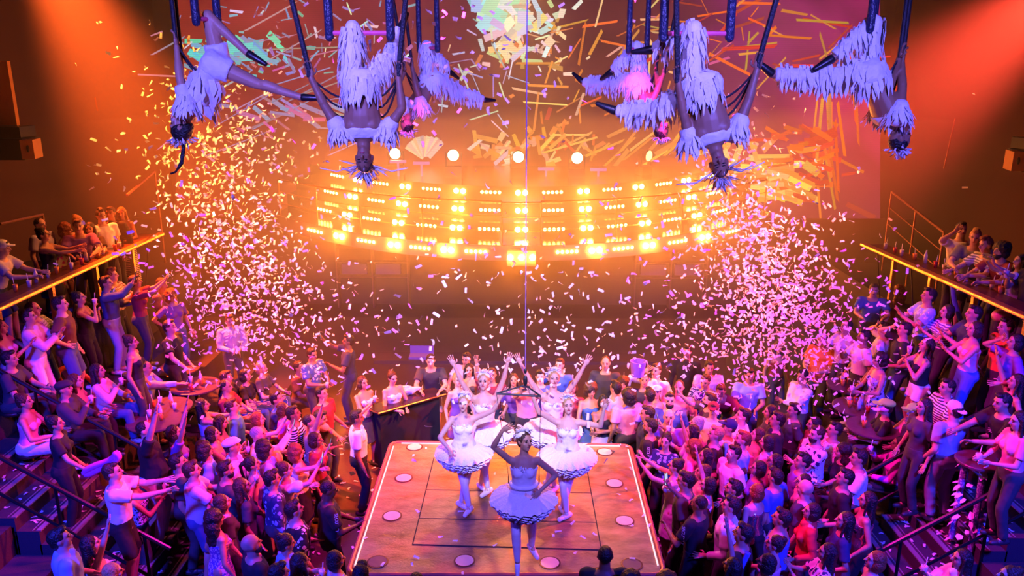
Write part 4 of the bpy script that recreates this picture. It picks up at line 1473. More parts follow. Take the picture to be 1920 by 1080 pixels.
    (1181, 707, 0, 'clap', 190, 'f', 1, 'curly/br', 'tank:mn', 'pants:ch', 'person in dark red top clapping behind the curly head'),
    (1229, 683, 0, 'face', 215, 'm', 0, 'short/br', 'shirt:wh', 'pants:ch', 'person in white shirt holding a bucket in the back row'),
    (1183, 728, 0, 'stand', -20, 'm', 2, 'curly/dk', 'tee:pk', 'pants:ch', 'person in pink shirt with curly black hair seen from behind'),
    (1203, 765, 0, 'stand', -80, 'm', 1, 'short/dk', 'polo:nv', 'pants:nv', 'guard in navy uniform at the right stage corner'),
    (1231, 783, 0, 'stand', -70, 'm', 1, 'short/dk/beard', 'tee:bk', 'pants:bk', 'bearded security guard in black right of the stage'),
    (1216, 727, 0, 'stand', -20, 'm', 1, 'short/dk', 'tee:lv', 'pants:ch', 'dark haired person in lilac t-shirt turned away'),
    (1232, 722, 0, 'lookup', 200, 'f', 0, 'flatcap/wh', 'tee:pk', 'pants:ch', 'person in pale cap and light top in the right crowd'),
    (1257, 736, 0, 'drink', 190, 'm', 0, 'short/dk/beard', 'shirt:dn', 'pants:ch', 'bearded person in open denim shirt'),
    (1256, 774, 0, 'sip', 190, 'm', 0, 'none/dk', 'tee:pu', 'pants:ch', 'bald person drinking in the right crowd'),
    (1271, 713, 0, 'stand', 200, 'm', 0, 'buzz/br', 'shirt:pk', 'pants:ch', 'person in pink shirt with receding hair'),
    (1274, 813, 0, 'drink', 210, 'f', 0, 'bun/dk', 'tee:nv:floral:lb', 'pants:ch', 'young person in black floral shirt beside the guard'),
    # right floor crowd
    (1289, 648, 0, 'stand', 200, 'm', 1, 'short/dk', 'shirt:bk', 'pants:bk', 'person in dark clothes at the far back, right of centre'),
    (1331, 677, 0, 'hold', 180, 'm', 1, 'short/dk', 'shirt:lv', 'pants:ch', 'person in pale open collar shirt in the back row'),
    (1323, 703, 0, 'hold', 215, 'm', 1, 'short/dk', 'shirt:nv:lace:lv', 'pants:ch', 'person in navy dotted shirt looking down'),
    (1352, 722, 0, 'bend', 200, 'm', 1, 'short/br', 'tee:mn', 'pants:ch', 'person bending low in the right back row'),
    (1333, 737, 0, 'phone', -80, 'm', 0, 'short/dk/beard', 'tee:ch', 'pants:ch', 'bearded person in black jacket lifting an arm, right crowd'),
    (1347, 766, 0, 'stand', 200, 'm', 0, 'cap/mn', 'tee:sp', 'pants:ch', 'person in dark red baseball cap'),
    (1407, 691, 0, 'hold', 185, 'm', 1, 'short/dk', 'tee:lb', 'pants:dn', 'person in light blue v-neck t-shirt and jeans'),
    (1507, 694, 0, 'fold', -110, 'm', 1, 'quiff/dk', 'shirt:wh', 'pants:ch', 'person in white shirt with folded arms below the confetti'),
    (1544, 624, -1, 'hold', -130, 'm', 1, 'short/br', 'tee:og', 'pants:ch', 'big person in orange shirt in the right confetti'),
    (1313, 780, 0, 'lookup', -80, 'f', 0, 'bob/gr', 'tee:pk', 'pants:ch', 'grey haired person in pink looking up'),
    (1291, 798, 0, 'phone', -80, 'f', 1, 'long/dk', 'tee:lv', 'pants:ch', 'dark haired person filming with a raised arm'),
    (1338, 800, 0, 'lookup', -80, 'm', 0, 'short/bl', 'tee:bk', 'pants:ch', 'fair haired person in black t-shirt looking up'),
    (1373, 790, 0, 'lookup', -85, 'm', 1, 'cap/nv', 'tee:wh', 'pants:ch', 'person in navy cap and white t-shirt'),
    (1391, 804, 0, 'lookup', -80, 'm', 0, 'short/au/beard', 'tee:lb', 'pants:ch', 'ginger bearded person in blue t-shirt'),
    (1400, 769, 0, 'lookup', -85, 'm', 0, 'short/dk', 'shirt:wh', 'pants:ch', 'person in white shirt behind the ginger beard'),
    (1428, 799, 0, 'lookup', -80, 'f', 0, 'bob/br', 'tank:pk', 'pants:ch', 'brown haired person in pink beside the dark bob'),
    (1431, 812, 0, 'stand', -60, 'f', 0, 'bob/dk', 'tee:sp', 'pants:ch', 'person with dark round bob and pale pink top'),
    (1446, 759, 0, 'stand', -85, 'f', 1, 'long/dk', 'tee:ch', 'pants:ch', 'long haired person in black in the middle right'),
    (1452, 776, 0, 'lookup', -80, 'm', 1, 'short/dk', 'shirt:bk', 'pants:ch', 'person in black jacket beside the dark haired one'),
    (1545, 802, 0, 'fold', -100, 'm', 0, 'short/br/beard', 'tee:wh:floral:nv', 'shorts:ch', 'big bearded person in white floral shirt'),
    (1531, 783, 0, 'stand', -90, 'f', 1, 'bob/dk', 'tee:mn', 'pants:ch', 'dark haired person behind the white floral shirt'),
    (1566, 790, 0, 'lookup', -90, 'm', 1, 'short/dk', 'tee:wh:lace:pk', 'pants:ch', 'person in white shirt next to the floral shirt'),
    (1572, 830, 0, 'stand', -80, 'f', 1, 'curlylong/dk', 'tee:bk', 'pants:ch', 'person with big curly hair hugging the floral shirt'),
    (1317, 834, 0, 'up', -75, 'f', 1, 'curly/au', 'tee:pk', 'pants:ch', 'person with curly red hair raising a hand, right crowd'),
    (1353, 847, 0, 'lookup', -80, 'f', 1, 'long/dk', 'tank:ch', 'pants:ch', 'long haired person behind the white t-shirt'),
    (1375, 843, 0, 'lookup', -110, 'm', 1, 'short/dk', 'tee:wh', 'pants:ch', 'person in plain white t-shirt in the right crowd'),
    (1324, 872, 0, 'lookup', -75, 'f', 0, 'bob/br', 'tank:pk', 'pants:ch', 'brown haired person in pink strap top, right crowd'),
    (1336, 886, 0, 'up', -70, 'f', 0, 'bob/dk', 'tank:sp', 'pants:ch', 'person in pale strap top beside the dark beard'),
    (1285, 862, 0, 'film', -70, 'f', 0, 'bun/dk', 'dress:wh', 'skirt:wh', 'person in white dress filming at the stage side'),
    (1362, 886, 0, 'lookup', -75, 'm', 1, 'short/dk/beard', 'shirt:bk', 'pants:ch', 'bearded person in black shirt in profile'),
    (1449, 854, 0, 'lookup', -80, 'f', 1, 'long/dk', 'tee:mn', 'pants:ch', 'person with glasses and long dark hair'),
    (1441, 871, 0, 'stand', -40, 'm', 1, 'short/dk', 'tee:bl', 'pants:ch', 'dark haired person in blue t-shirt seen from behind'),
    (1420, 902, 0, 'stand', -30, 'f', 0, 'bob/au', 'tank:si:sequin:lb', 'skirt:bk', 'person in sequinned top with red brown hair'),
    (1493, 888, 0, 'lookup', -85, 'f', 0, 'bob/dk', 'tank:mn', 'pants:ch', 'person with glasses in dark red top'),
    (1514, 903, 0, 'stand', -50, 'm', 0, 'none/dk', 'tee:ch', 'pants:ch', 'bald person in dark t-shirt in the right crowd'),
    (1323, 931, 0, 'phone', -50, 'm', 2, 'buzz/dk', 'tee:bk', 'pants:bk', 'security guard in black nearest the right stage edge'),
    (1367, 930, 0, 'lookup', -70, 'm', 0, 'short/dk', 'shirt:wh', 'pants:ch', 'person in white shirt with head thrown back'),
    (1470, 960, 0, 'lookup', -60, 'm', 1, 'short/dk', 'tank:bl', 'pants:ch', 'person in blue sleeveless top seen from behind'),
    (1525, 940, 0, 'lookup', -85, 'f', 1, 'bob/dk', 'shirt:rd', 'pants:ch', 'person in bright red shirt'),
    (1458, 1000, 0, 'lookup', -65, 'f', 0, 'bun/dk', 'strapless:pk', 'pants:ch', 'bare shouldered person with dark bun'),
    (1439, 1038, 0, 'lookup', -60, 'f', 1, 'bob/dk', 'tee:ch', 'pants:ch', 'person with glasses at the lower right edge'),
    (1556, 1019, 0, 'clap', -75, 'f', 1, 'long/dk', 'tee:wh:floral:nv', 'pants:ch', 'person in white dotted blouse at the lower right'),
    (1378, 1046, 0, 'up', -50, 'f', 1, 'long/dk', 'tee:bk', 'pants:ch', 'person with raised wristband arm below the white shirt'),
    # right balcony
    (1705, 416, 3, 'face', 190, 'm', 0, 'short/dk', 'tee:wh', 'pants:ch', 'person in white vest first on the right balcony'),
    (1730, 434, 3, 'lean', 215, 'm', 0, 'quiff/bl', 'tee:gy', 'shorts:ch', 'fair haired person leaning over the right balcony counter'),
    (1794, 441, 3, 'lean', -100, 'm', 0, 'quiff/au', 'tee:gy:stripe:wh', 'pants:ch', 'ginger person in striped shirt on the right balcony'),
    (1826, 457, 3, 'lean', -105, 'm', 1, 'curly/dk/beard', 'tee:mn', 'pants:ch', 'bearded person in dark red on the right balcony'),
    (1880, 478, 3, 'film', -95, 'f', 1, 'long/dk', 'tee:lv:floral:wh', 'pants:ch', 'person filming with a bright phone on the right balcony'),
    (1910, 468, 3, 'drink', -90, 'm', 1, 'short/dk', 'tee:bk', 'pants:ch', 'person with a bottle at the right balcony end'),
    # right terraces
    (1640, 532, -1, 'lean', 200, 'm', 0, 'short/br', 'tee:bl', 'pants:ch', 'person in blue t-shirt leaning on a terrace table, right'),
    (1686, 535, -1, 'stand', -20, 'f', 0, 'curlylong/au', 'strapless:mn', 'pants:ch', 'person with long wavy copper hair and bare back'),
    (1751, 540, -1, 'clap', -85, 'm', 1, 'short/dk', 'tee:lb:floral:wh', 'pants:ch', 'person in light patterned shirt under the right counter'),
    (1775, 568, -1, 'clap', -90, 'f', 0, 'bob/dk', 'tee:pu:stripe:wh', 'pants:ch', 'person in striped top behind the wide black cap'),
    (1769, 592, -1, 'stand', -100, 'm', 0, 'cap/bk/beard', 'tee:wh', 'pants:ch', 'bearded person in black cap and white v-neck'),
    (1831, 573, -1, 'clap', -85, 'm', 1, 'short/dk', 'tee:nv', 'pants:ch', 'person in navy shirt clapping under the right counter'),
    (1885, 599, -1, 'stand', -90, 'm', 1, 'short/dk', 'tee:og', 'pants:ch', 'person in orange red shirt at the right edge'),
    (1661, 604, -1, 'face', -60, 'm', 0, 'short/dk', 'tee:wh', 'pants:ch', 'person in white t-shirt beside the hand shading one'),
    (1623, 618, -1, 'drink', -90, 'm', 2, 'short/dk', 'tee:wh', 'pants:ch', 'person in white sleeve shirt at the confetti edge, right'),
    (1700, 604, -1, 'face', -80, 'm', 1, 'short/dk', 'tee:bk', 'pants:dn', 'person in black t-shirt shading the eyes'),
    (1649, 662, -1, 'hold', -95, 'f', 1, 'curly/dk', 'longdress:lv:floral:nv', 'skirt:lv', 'person in long floral dress on the right terrace'),
    (1743, 633, -1, 'sip', -85, 'f', 1, 'verylong/dk', 'tank:bk', 'hotpants:wh', 'person in black top and white shorts drinking'),
    (1850, 607, -1, 'clap', -85, 'f', 1, 'bob/dk', 'tank:pk:lace:sp', 'pants:bl', 'person in coral lace top and blue jeans'),
    (1774, 708, -1, 'sit', -95, 'm', 1, 'short/dk', 'polo:wh:stripe:ch', 'pants:ch', 'seated person in striped polo on the right terrace'),
    (1792, 753, -1, 'rail', -15, 'm', 0, 'cap/wh', 'tee:lb', 'pants:gy', 'person in backwards white cap and raglan shirt'),
    (1672, 757, -1, 'sit', -80, 'f', 0, 'visor/gn', 'tee:bk', 'pants:ch', 'seated person in neon green cap over a pink mask'),
    (1718, 762, -1, 'sit', -100, 'f', 0, 'visor/gn', 'tee:pk', 'pants:ch', 'seated person in neon green cap turned away'),
    (1738, 748, -1, 'stand', -100, 'f', 1, 'long/dk', 'tee:ch', 'pants:ch', 'dark haired person behind the neon caps'),
    (1906, 626, -1, 'face', -85, 'f', 1, 'bob/dk', 'tee:pu', 'pants:ch', 'person at the right edge below the orange red shirt'),
    (1905, 652, -1, 'clap', -85, 'f', 1, 'long/dk', 'dress:pu:floral:pk', 'skirt:bk', 'person in dark rose print dress at the right edge'),
    (1897, 690, -1, 'up', -80, 'f', 1, 'long/dk', 'tank:bk', 'pants:ch', 'person in black with bent arm at the right edge'),
    (1881, 737, -1, 'lean', -95, 'm', 1, 'short/dk', 'tee:bk', 'pants:ch', 'dark haired person leaning in beside the high table'),
    (1912, 771, -1, 'hold', -90, 'f', 0, 'long/dk', 'tee:pk', 'pants:ch', 'person in salmon t-shirt at the right edge'),
    (1612, 841, -1, 'sit', -80, 'm', 1, 'short/dk', 'tee:wh', 'pants:ch', 'seated person in loose white t-shirt, right stair side'),
    (1684, 813, -1, 'sitdrink', -80, 'f', 2, 'long/dk', 'shirt:ma', 'skirt:bk', 'seated person in magenta blouse with two drinks'),
    (1631, 922, -1, 'rail', -75, 'f', 1, 'verylong/dk', 'tank:si:sequin:pk', 'pants:bk', 'long haired person in sequin top holding the right handrail'),
    (1648, 1034, 0, 'lookup', -80, 'f', 0, 'bob/au', 'tank:wh', 'pants:ch', 'person in white top looking up under the right handrail'),
    (1808, 1030, -1, 'drink', -85, 'f', 1, 'long/dk', 'shirt:wh', 'pants:ch', 'dark haired person in white below the high table'),
    (1900, 1062, -1, 'lookup', -80, 'f', 0, 'bun/br', 'tee:sp', 'pants:ch', 'fair skinned person in the lower right corner'),
    (1590, 600, -1, 'drink', -100, 'm', 1, 'buzz/dk', 'tee:lv', 'pants:ch', 'person in lavender t-shirt inside the right confetti'),
    (1460, 640, 0, 'stand', 170, 'f', 1, 'long/br', 'tank:mn', 'pants:ch', 'person in dark red top under the right confetti'),
    (1200, 700, 0, 'lookup', 185, 'm', 1, 'short/dk', 'tee:ch', 'pants:ch', 'dim person in grey in the back row by the red top'),
    (1495, 760, 0, 'stand', -95, 'm', 1, 'short/dk', 'tee:ch', 'pants:ch', 'dark dressed person in the gap below the folded arms'),
    (515, 735, 0, 'lookup', 95, 'm', 1, 'short/dk', 'tee:nv', 'pants:ch', 'person in navy t-shirt behind the auburn bob'),
    (600, 725, 0, 'lookup', 110, 'm', 1, 'short/dk', 'tee:mn', 'pants:ch', 'person in dark red t-shirt below the blue printed shirt'),
    (395, 800, 0, 'clap', 75, 'f', 1, 'bob/dk', 'tank:pu', 'pants:ch', 'person in purple strap top between flat cap and crop top'),
    (450, 900, 0, 'lookup', 65, 'f', 1, 'long/br', 'tee:ch', 'pants:ch', 'long haired person behind the cup with the straw'),
    (1590, 880, 0, 'lookup', -80, 'm', 1, 'short/dk', 'tee:bk', 'pants:ch', 'person in black between the curly hair and seated white t-shirt'),
    (1590, 960, 0, 'lookup', -80, 'f', 1, 'long/dk', 'tee:nv', 'pants:ch', 'long haired person in navy beside the red shirt'),
    (1405, 985, 0, 'lookup', -65, 'm', 1, 'short/dk', 'tee:bk', 'pants:ch', 'dark haired person behind the white shirt with thrown back head'),
    (1300, 880, 0, 'stand', -70, 'm', 1, 'short/dk', 'tee:ch', 'pants:ch', 'person in charcoal t-shirt beside the white dress'),
    (1510, 850, 0, 'lookup', -85, 'm', 1, 'short/dk', 'tee:pu', 'pants:ch', 'dark haired person in purple t-shirt by the floral shirt'),
    (1395, 860, 0, 'lookup', -80, 'f', 1, 'bob/dk', 'tee:pu', 'pants:ch', 'bob haired person in purple beside the white t-shirt'),
    (20, 650, -1, 'sit', 80, 'm', 1, 'short/dk', 'tee:ch', 'pants:ch', 'person in charcoal seated low at the left edge'),
]


def level_of(px, py, htop):
    """terrace level under a head top seen at px, py"""
    z = 0
    p = at_z(px, py, htop)
    for _ in range(30):
        p = at_z(px, py, z + htop)
        z = .5 * z + .5 * max(0, SLOPE * (abs(p.x) - X0))
    k = max(0, min(4, round(z / STEP_H)))
    return k * STEP_H


PHONE = glow('phone_screen', (.6, .7, 1), .9)
CUPM = mat('clear_cup', (.75, .6, .6), .2, bump=0)
STRAW = mat('straw', (.85, .85, .85), .4, bump=0)
WRIST = mat('paper_wristband', (.7, .8, .9), .5, bump=0)
bm = bmesh.new(); lathe(bm, [(.024, 0), (.036, .105), (.033, .106), (.031, .09)], seg=12); CUP_ME = mesh_of(bm, 'cup')
bm = bmesh.new(); tube(bm, [(0, 0, .03), (.02, .0, .21)], .0045, 5); STRAW_ME = mesh_of(bm, 'straw')
bm = bmesh.new(); box(bm, (0, 0, 0), (.076, .008, .15)); PH_ME = mesh_of(bm, 'phone', False)
bm = bmesh.new(); box(bm, (0, -.0048, 0), (.068, .001, .135)); PS_ME = mesh_of(bm, 'phone_display', False)
bm = bmesh.new(); lathe(bm, [(.17, .36), (.19, .38), (.19, .41), (.17, .42)], seg=16); lathe(bm, [(.03, .02), (.03, .37)], seg=8); lathe(bm, [(.18, 0), (.18, .02)], seg=16); STOOL_ME = mesh_of(bm, 'stool')
CASE = mat('phone_case', (.03, .03, .04), .3, bump=0)

specs = []
for t in PEOPLE:
    u, v, tier, po, a, sex, sk, hair, top, bot, lab = t
    hp = hair.split('/')
    kt, mt = cloth_of(top)
    kb, mb_ = cloth_of(bot)
    belly = .05 if ('heavy' in lab or 'big ' in lab) and sex == 'm' else 0
    get_tpl(('body', po, sex, belly))
    get_tpl((kt, po, sex, belly) if False else ('g', kt, po, sex, belly)) if False else None
    specs.append((u, v, tier, po, a, sex, sk, hp, kt, mt, kb, mb_, belly, lab))


def gt(kind, po, sex, belly):
    k = ('garment', kind, po, sex, belly)
    if k not in TPL:
        TPL[k] = garment(po, sex, kind, belly)
    return TPL[k]


for s in specs:
    gt(s[8], s[3], s[5], s[12])
    if s[8] not in ('dress', 'longdress') :
        gt(s[10], s[3], s[5], s[12])
    get_tpl(('shoes', s[3], s[5]))
    if s[7][0] != 'none':
        hair_mesh(s[7][0])
    if len(s[7]) > 2:
        hair_mesh('beard')
    if s[7][0] in ('cap', 'flatcap', 'visor'):
        hair_mesh('short')
run_remesh()


def clean(lab):
    w = lab.split()
    w = [x.strip(',') for x in w]
    return w


def short(lab, n):
    w = clean(lab)
    w = w[:n]
    while w and w[-1] in ('in', 'and', 'with', 'the', 'a', 'of', 'at', 'on', 'under', 'behind', 'beside', 'an', 'to', 'by', 'over', 'holding', 'near', 'below', 'right', 'between', 'up', 'his'):
        w.pop()
    return ' '.join(w)


person_count = 0
SPOTS = []
PL = []
for (u, v, tier, po, a, sex, sk, hp, kt, mt, kb, mb_, belly, lab) in specs:
    j, rec = TPL[('body', po, sex, belly)]
    H = (1.78 if 'tall' in lab or belly else rnd.uniform(1.70, 1.78)) if sex == 'm' else rnd.uniform(1.60, 1.68)
    s = H / 1.70
    lz = 2.45 if tier == 3 else (0 if tier == 0 else level_of(u, v, j['top'].z * s))
    rz = -math.radians(a)
    tp = at_z(u, v, lz + j['top'].z * s)
    off = Matrix.Rotation(rz, 3, 'Z') @ V((j['top'].x, j['top'].y, 0)) * s
    loc = V((tp.x - off.x, tp.y - off.y, lz))
    if tier == 3:
        loc.x = math.copysign(max(abs(loc.x), 7.5 if u < 960 else 7.05), loc.x)
    bodyc = Matrix.Rotation(rz, 3, 'Z') @ V((0, (j['top'].y + .05) * .6, 0)) * s
    PL.append([loc, s, rz, bodyc, tier])
# neighbours who would stand inside each other step apart
for _ in range(40):
    for i in range(len(PL)):
        for k in range(i + 1, len(PL)):
            A_, B_ = PL[i], PL[k]
            if abs(A_[0].z - B_[0].z) > .9:
                continue
            dv = (B_[0] + B_[3]) - (A_[0] + A_[3])
            dv.z = 0
            L_ = dv.length
            if L_ < .36:
                if L_ < .01:
                    dv = V((0, 1, 0)); L_ = 1
                w = dv / L_ * min(.05, (.36 - min(L_, .36)) * .5 + .004)
                if A_[4] != 0 or B_[4] != 0:
                    w = V((w.x * .25, math.copysign(max(abs(w.y), .012), w.y if abs(w.y) > 1e-3 else 1), 0))
                A_[0] -= w
                B_[0] += w
# nobody stands inside the platform
for q in PL:
    p = q[0]
    if q[0].z < .1:
        if c2.y < p.y < c2.y + .25:
            p.y = c2.y + .25
        if c3.y < p.y <= c2.y:
            t = (p.y - c3.y) / (c2.y - c3.y)
            xl, xr = c4.x + (c1.x - c4.x) * t, c3.x + (c2.x - c3.x) * t
            if xl - .22 < p.x < xr + .22:
                p.x = xl - .22 if p.x < 0 else xr + .22
for idx_, (u, v, tier, po, a, sex, sk, hp, kt, mt, kb, mb_, belly, lab) in enumerate(specs):
    j, rec = TPL[('body', po, sex, belly)]
    loc, s, rz = PL[idx_][:3]
    lz = loc.z
    SPOTS.append((loc, lab))
    r = empty('person', loc, rz)
    r.scale = (s, s, s)
    tag(r, lab, 'person')
    slot_obj('body', rec['mesh'], [SKINS[sk], EYE, LIP], r)
    slot_obj(NICE[kt], gt(kt, po, sex, belly)['mesh'], [mt], r)
    if kt not in ('dress', 'longdress'):
        slot_obj(NICE[kb], gt(kb, po, sex, belly)['mesh'], [mb_], r)
    shm = mat('shoe_dark', (.03, .03, .035), .5) if rnd.random() < .7 else mat('shoe_light', (.6, .6, .6), .5)
    for me_ in TPL[('shoes', po, sex)]:
        slot_obj('shoe', me_, [shm], r)
    HM = Matrix.Translation(j['HC']) @ Matrix((j['hR'], j['hf'], j['hu'])).transposed().to_4x4()
    hk = hp[0]
    if hk in ('cap', 'flatcap', 'visor'):
        back = 'backwards' in lab
        M2 = HM @ Matrix.Rotation(PI, 4, 'Z') if back else HM
        slot_obj('cap', HAIR[hk]['mesh'], [cloth(CL[hp[1]])], r, M2)
        if hk == 'visor' and 'pink' in lab:
            bm = bmesh.new(); ell(bm, (0, .03, -.01), (.088, .095, .055)); ell(bm, (0, .13, -.04), (.06, .06, .01))
            obj('mask', mesh_of(bm, 'mask'), cloth(CL['pk']), r).matrix_local = HM
        hh = slot_obj('hair', HAIR['short']['mesh'], [HAIRM['dk']], r, HM @ Matrix.Diagonal((.97, .97, .82, 1)))
    elif hk != 'none':
        slot_obj('hair', HAIR[hk]['mesh'], [HAIRM[hp[1]]], r, HM)
    if len(hp) > 2:
        slot_obj('beard', HAIR['beard']['mesh'], [HAIRM['br' if 'ginger' in lab else 'dk']], r, HM)
    M = r.matrix_basis.copy()
    R3 = Matrix.Rotation(rz, 3, 'Z')
    if 'glasses' in lab:
        bm = bmesh.new()
        for sx in (-1, 1):
            q = [(sx * .034 + .022 * math.cos(t), .096, .006 + .016 * math.sin(t)) for t in [k * PI / 5 for k in range(11)]]
            tube(bm, q, .003, 5)
            tube(bm, [(sx * .056, .094, .01), (sx * .078, .0, .008)], .003, 5)
        obj('glasses', mesh_of(bm, 'glasses'), BLACK, r).matrix_local = HM
    # held things
    if po in ('phone', 'film'):
        g = j['Wr'] + j['Dr'] * .10 if po == 'phone' else (j['Wr'] + j['Dr'] * .09).lerp(j['Wl'] + j['Dl'] * .09, .5)
        w = M @ (g + V((0, .02, .02)))
        ph = obj('phone', PH_ME, CASE, None, w)
        ph.rotation_euler = (-.2, PI / 2 if po == 'film' else .1, rz)
        tag(ph, 'lit phone held up by the ' + short(lab, 10), 'phone', 'phones held up in the crowd')
        d = obj('phone_display', PS_ME, PHONE if 'bright' not in lab else glow('phone_bright', (1, .8, .2), 5), ph)
    if po in ('drink', 'sip', 'sitdrink', 'hold') and not ('guard' in lab or 'bag' in lab or 'bucket' in lab):
        g = j['Wr'] + j['Dr'] * .085
        w = M @ g
        cup = obj('cup', CUP_ME, CUPM, None, (w.x, w.y, w.z - .05))
        tag(cup, 'plastic cup held by the ' + short(lab, 10), 'cup', 'cups held in the crowd')
        obj('straw', STRAW_ME, STRAW, cup)
    if po.startswith('sit'):
        st = obj('stool', STOOL_ME, BLACK, None, loc)
        st.scale = (s, s, s)
        tag(st, 'low round stool under the ' + short(lab, 10), 'stool', 'stools of the seated guests')
    if 'security' in lab:
        # white lettering down the back of the shirt sleeve
        tx = bpy.data.curves.new('lettering', 'FONT')
        tx.body = 'SECURITY'
        tx.size = .075
        tx.extrude = .001
        tx.align_x = 'CENTER'
        to = bpy.data.objects.new('lettering', tx)
        link(to)
        dg = bpy.context.evaluated_depsgraph_get()
        me = bpy.data.meshes.new_from_object(to.evaluated_get(dg), depsgraph=dg)
        bpy.data.objects.remove(to)
        side = 1 if a > 0 else -1
        S, E = j['S' + ('r' if side > 0 else 'l')], j['E' + ('r' if side > 0 else 'l')]
        lt = obj('lettering', me, mat('print_white', (.8, .8, .85), .6, bump=0), r)
        lt['label'] = 'white lettering on the sleeve'
        out = j['R'] * (1 if side > 0 else -1)
        yv = -j['F'] if side < 0 else j['F']
        xv = -j['U']
        n_ = out
        yv = n_.cross(xv)
        lt.matrix_local = Matrix.Translation(S.lerp(E, .36) + out * .075) @ Matrix((xv, yv, n_)).transposed().to_4x4() @ Matrix.Scale(.75, 4)
    person_count += 1


# ------------------------------------------------------------------ performers
WHITE = mat('costume_white', (.82, .80, .84), .8, scale=18, bump=.5, sheen=.3)
TULLE = mat('tulle_white', (.88, .85, .90), .9, scale=60, bump=.8, var=.08, sheen=.4)
FEATH = mat('fringe_white', (.80, .78, .84), .8, scale=40, bump=.3, var=.1)
ROPE = mat('black_rope', (.012, .012, .018), .55, scale=90, bump=.4)
SLEEVE = mat('padded_sleeve', (.02, .025, .06), .4, scale=35, bump=.8)
PINKBAR = mat('pink_padding', (.85, .10, .22), .5)
NUDE = mat('ballet_tights', (.75, .68, .72), .6, bump=.05)
BOOT = mat('black_boot', (.015, .013, .015), .35)

pose('bal_front', P=(0, 0, 1.04), hr=(.24, .12, 1.88), er=(1, .1, 0), hdr=(-.9, .2, .35), hl=(-.19, .10, 1.13), el=(-1, -.35, 0), hdl=(.7, .5, -.5),
     ar=(.07, .10, .19), fdr=(0, .12, -1), al=(-.10, -.24, .12), fdl=(-.4, .8, -.25), hp=16, hy=34)
pose('bal_low_arm', hr=(.20, .30, 1.04), er=(1, -.3, -.3), hdr=(.1, 1, -.2), hl=(-.50, .12, 1.70), el=(-.2, 0, -1), hdl=(-.7, .2, .7), ar=(-.05, .12, .08), al=(.05, -.03, .08), fdr=(.5, .85, 0), fdl=(-.6, .8, 0), hp=10, hy=-14, tilt=-6)
pose('bal_high', hr=(.40, .05, 1.86), er=(1, 0, -.2), hl=(-.33, .05, 1.92), el=(-1, 0, -.2), hdr=(.4, .1, 1), hdl=(-.3, .1, 1), ar=(-.04, .10, .08), al=(.05, -.03, .08), fdr=(.6, .8, 0), fdl=(-.5, .85, 0), hp=16, hy=-8)
pose('bal_vee', hr=(.44, .05, 1.84), er=(1, 0, -.3), hl=(-.42, .08, 1.84), el=(-1, 0, -.3), hdr=(.4, .1, 1), hdl=(-.5, .1, 1), ar=(-.04, .08, .08), al=(.05, -.03, .08), fdr=(.5, .85, 0), fdl=(-.5, .85, 0), hp=18, hy=8, tilt=-4)
pose('bal_wide', hr=(.46, .10, 1.74), er=(.3, 0, -1), hl=(-.46, .12, 1.60), el=(0, 0, -1), hdr=(.3, .2, 1), hdl=(-.35, .2, 1), ar=(-.01, .12, .08), al=(.05, -.02, .08), fdr=(.7, .7, 0), fdl=(-.35, .9, 0), hp=16, hy=4)
# aerial artists hang from the bar at the origin
DN = (0, 0, -1)
pose('hang_front', P=(0, .06, -.42), U=DN, F=(0, 1, 0), hp=-6, hl=(.42, .10, -.36), hr=(-.33, .10, -.37), el=(1, .2, -.5), er=(-1, .2, -.5), hdl=(.1, 0, 1), hdr=(-.1, 0, 1), fist=1,
     Kl=(.06, .01, .04), al=(.07, -.33, -.20), Kr=(-.20, -.16, -.22), ar=(-.28, -.42, .04), fdl=(0, -.6, -.8), fdr=(-.3, -.5, .8))
pose('hang_twist', P=(-.06, .06, -.44), U=(-.26, .08, -.96), F=(.1, 1, .05), hp=-6, hl=(.20, .18, -.26), hr=(-.50, .08, -.26), el=(.6, .6, -.5), er=(-1, .2, -.5), hdl=(.1, 0, 1), hdr=(-.1, 0, 1), fist=1,
     Kl=(.02, .0, .04), al=(.30, -.28, -.12), Kr=(.26, -.10, -.62), ar=(.60, -.32, -.64), fdl=(.9, -.3, -.1), fdr=(.9, -.3, .35))
pose('hang_side', P=(0, -.03, -.40), U=(0, .55, -.83), F=(0, .83, .55), hp=0, hl=(.10, .30, -.30), hr=(-.05, .27, -.22), el=(.6, .9, -.1), er=(-.4, .9, -.1), hdl=(0, .1, 1), hdr=(0, 0, 1), fist=1,
     Kl=(.04, .0, .03), al=(.05, -.31, -.28), Kr=(-.05, -.40, -.54), ar=(-.05, -.79, -.66), fdl=(0, -.8, -.5), fdr=(0, -1, -.05))
pose('hang_side_flat', P=(0, .03, -.40), U=(0, .50, -.86), F=(0, .86, .50), hp=0, hl=(-.10, .34, -.22), hr=(.05, .27, -.17), el=(.6, .9, -.1), er=(-.4, .9, -.1), hdl=(0, .1, 1), hdr=(0, 0, 1), fist=1,
     Kr=(.04, .0, .03), ar=(.05, -.32, -.26), Kl=(-.05, -.38, -.42), al=(-.05, -.80, -.40), fdr=(0, -.8, -.5), fdl=(0, -.8, .6))


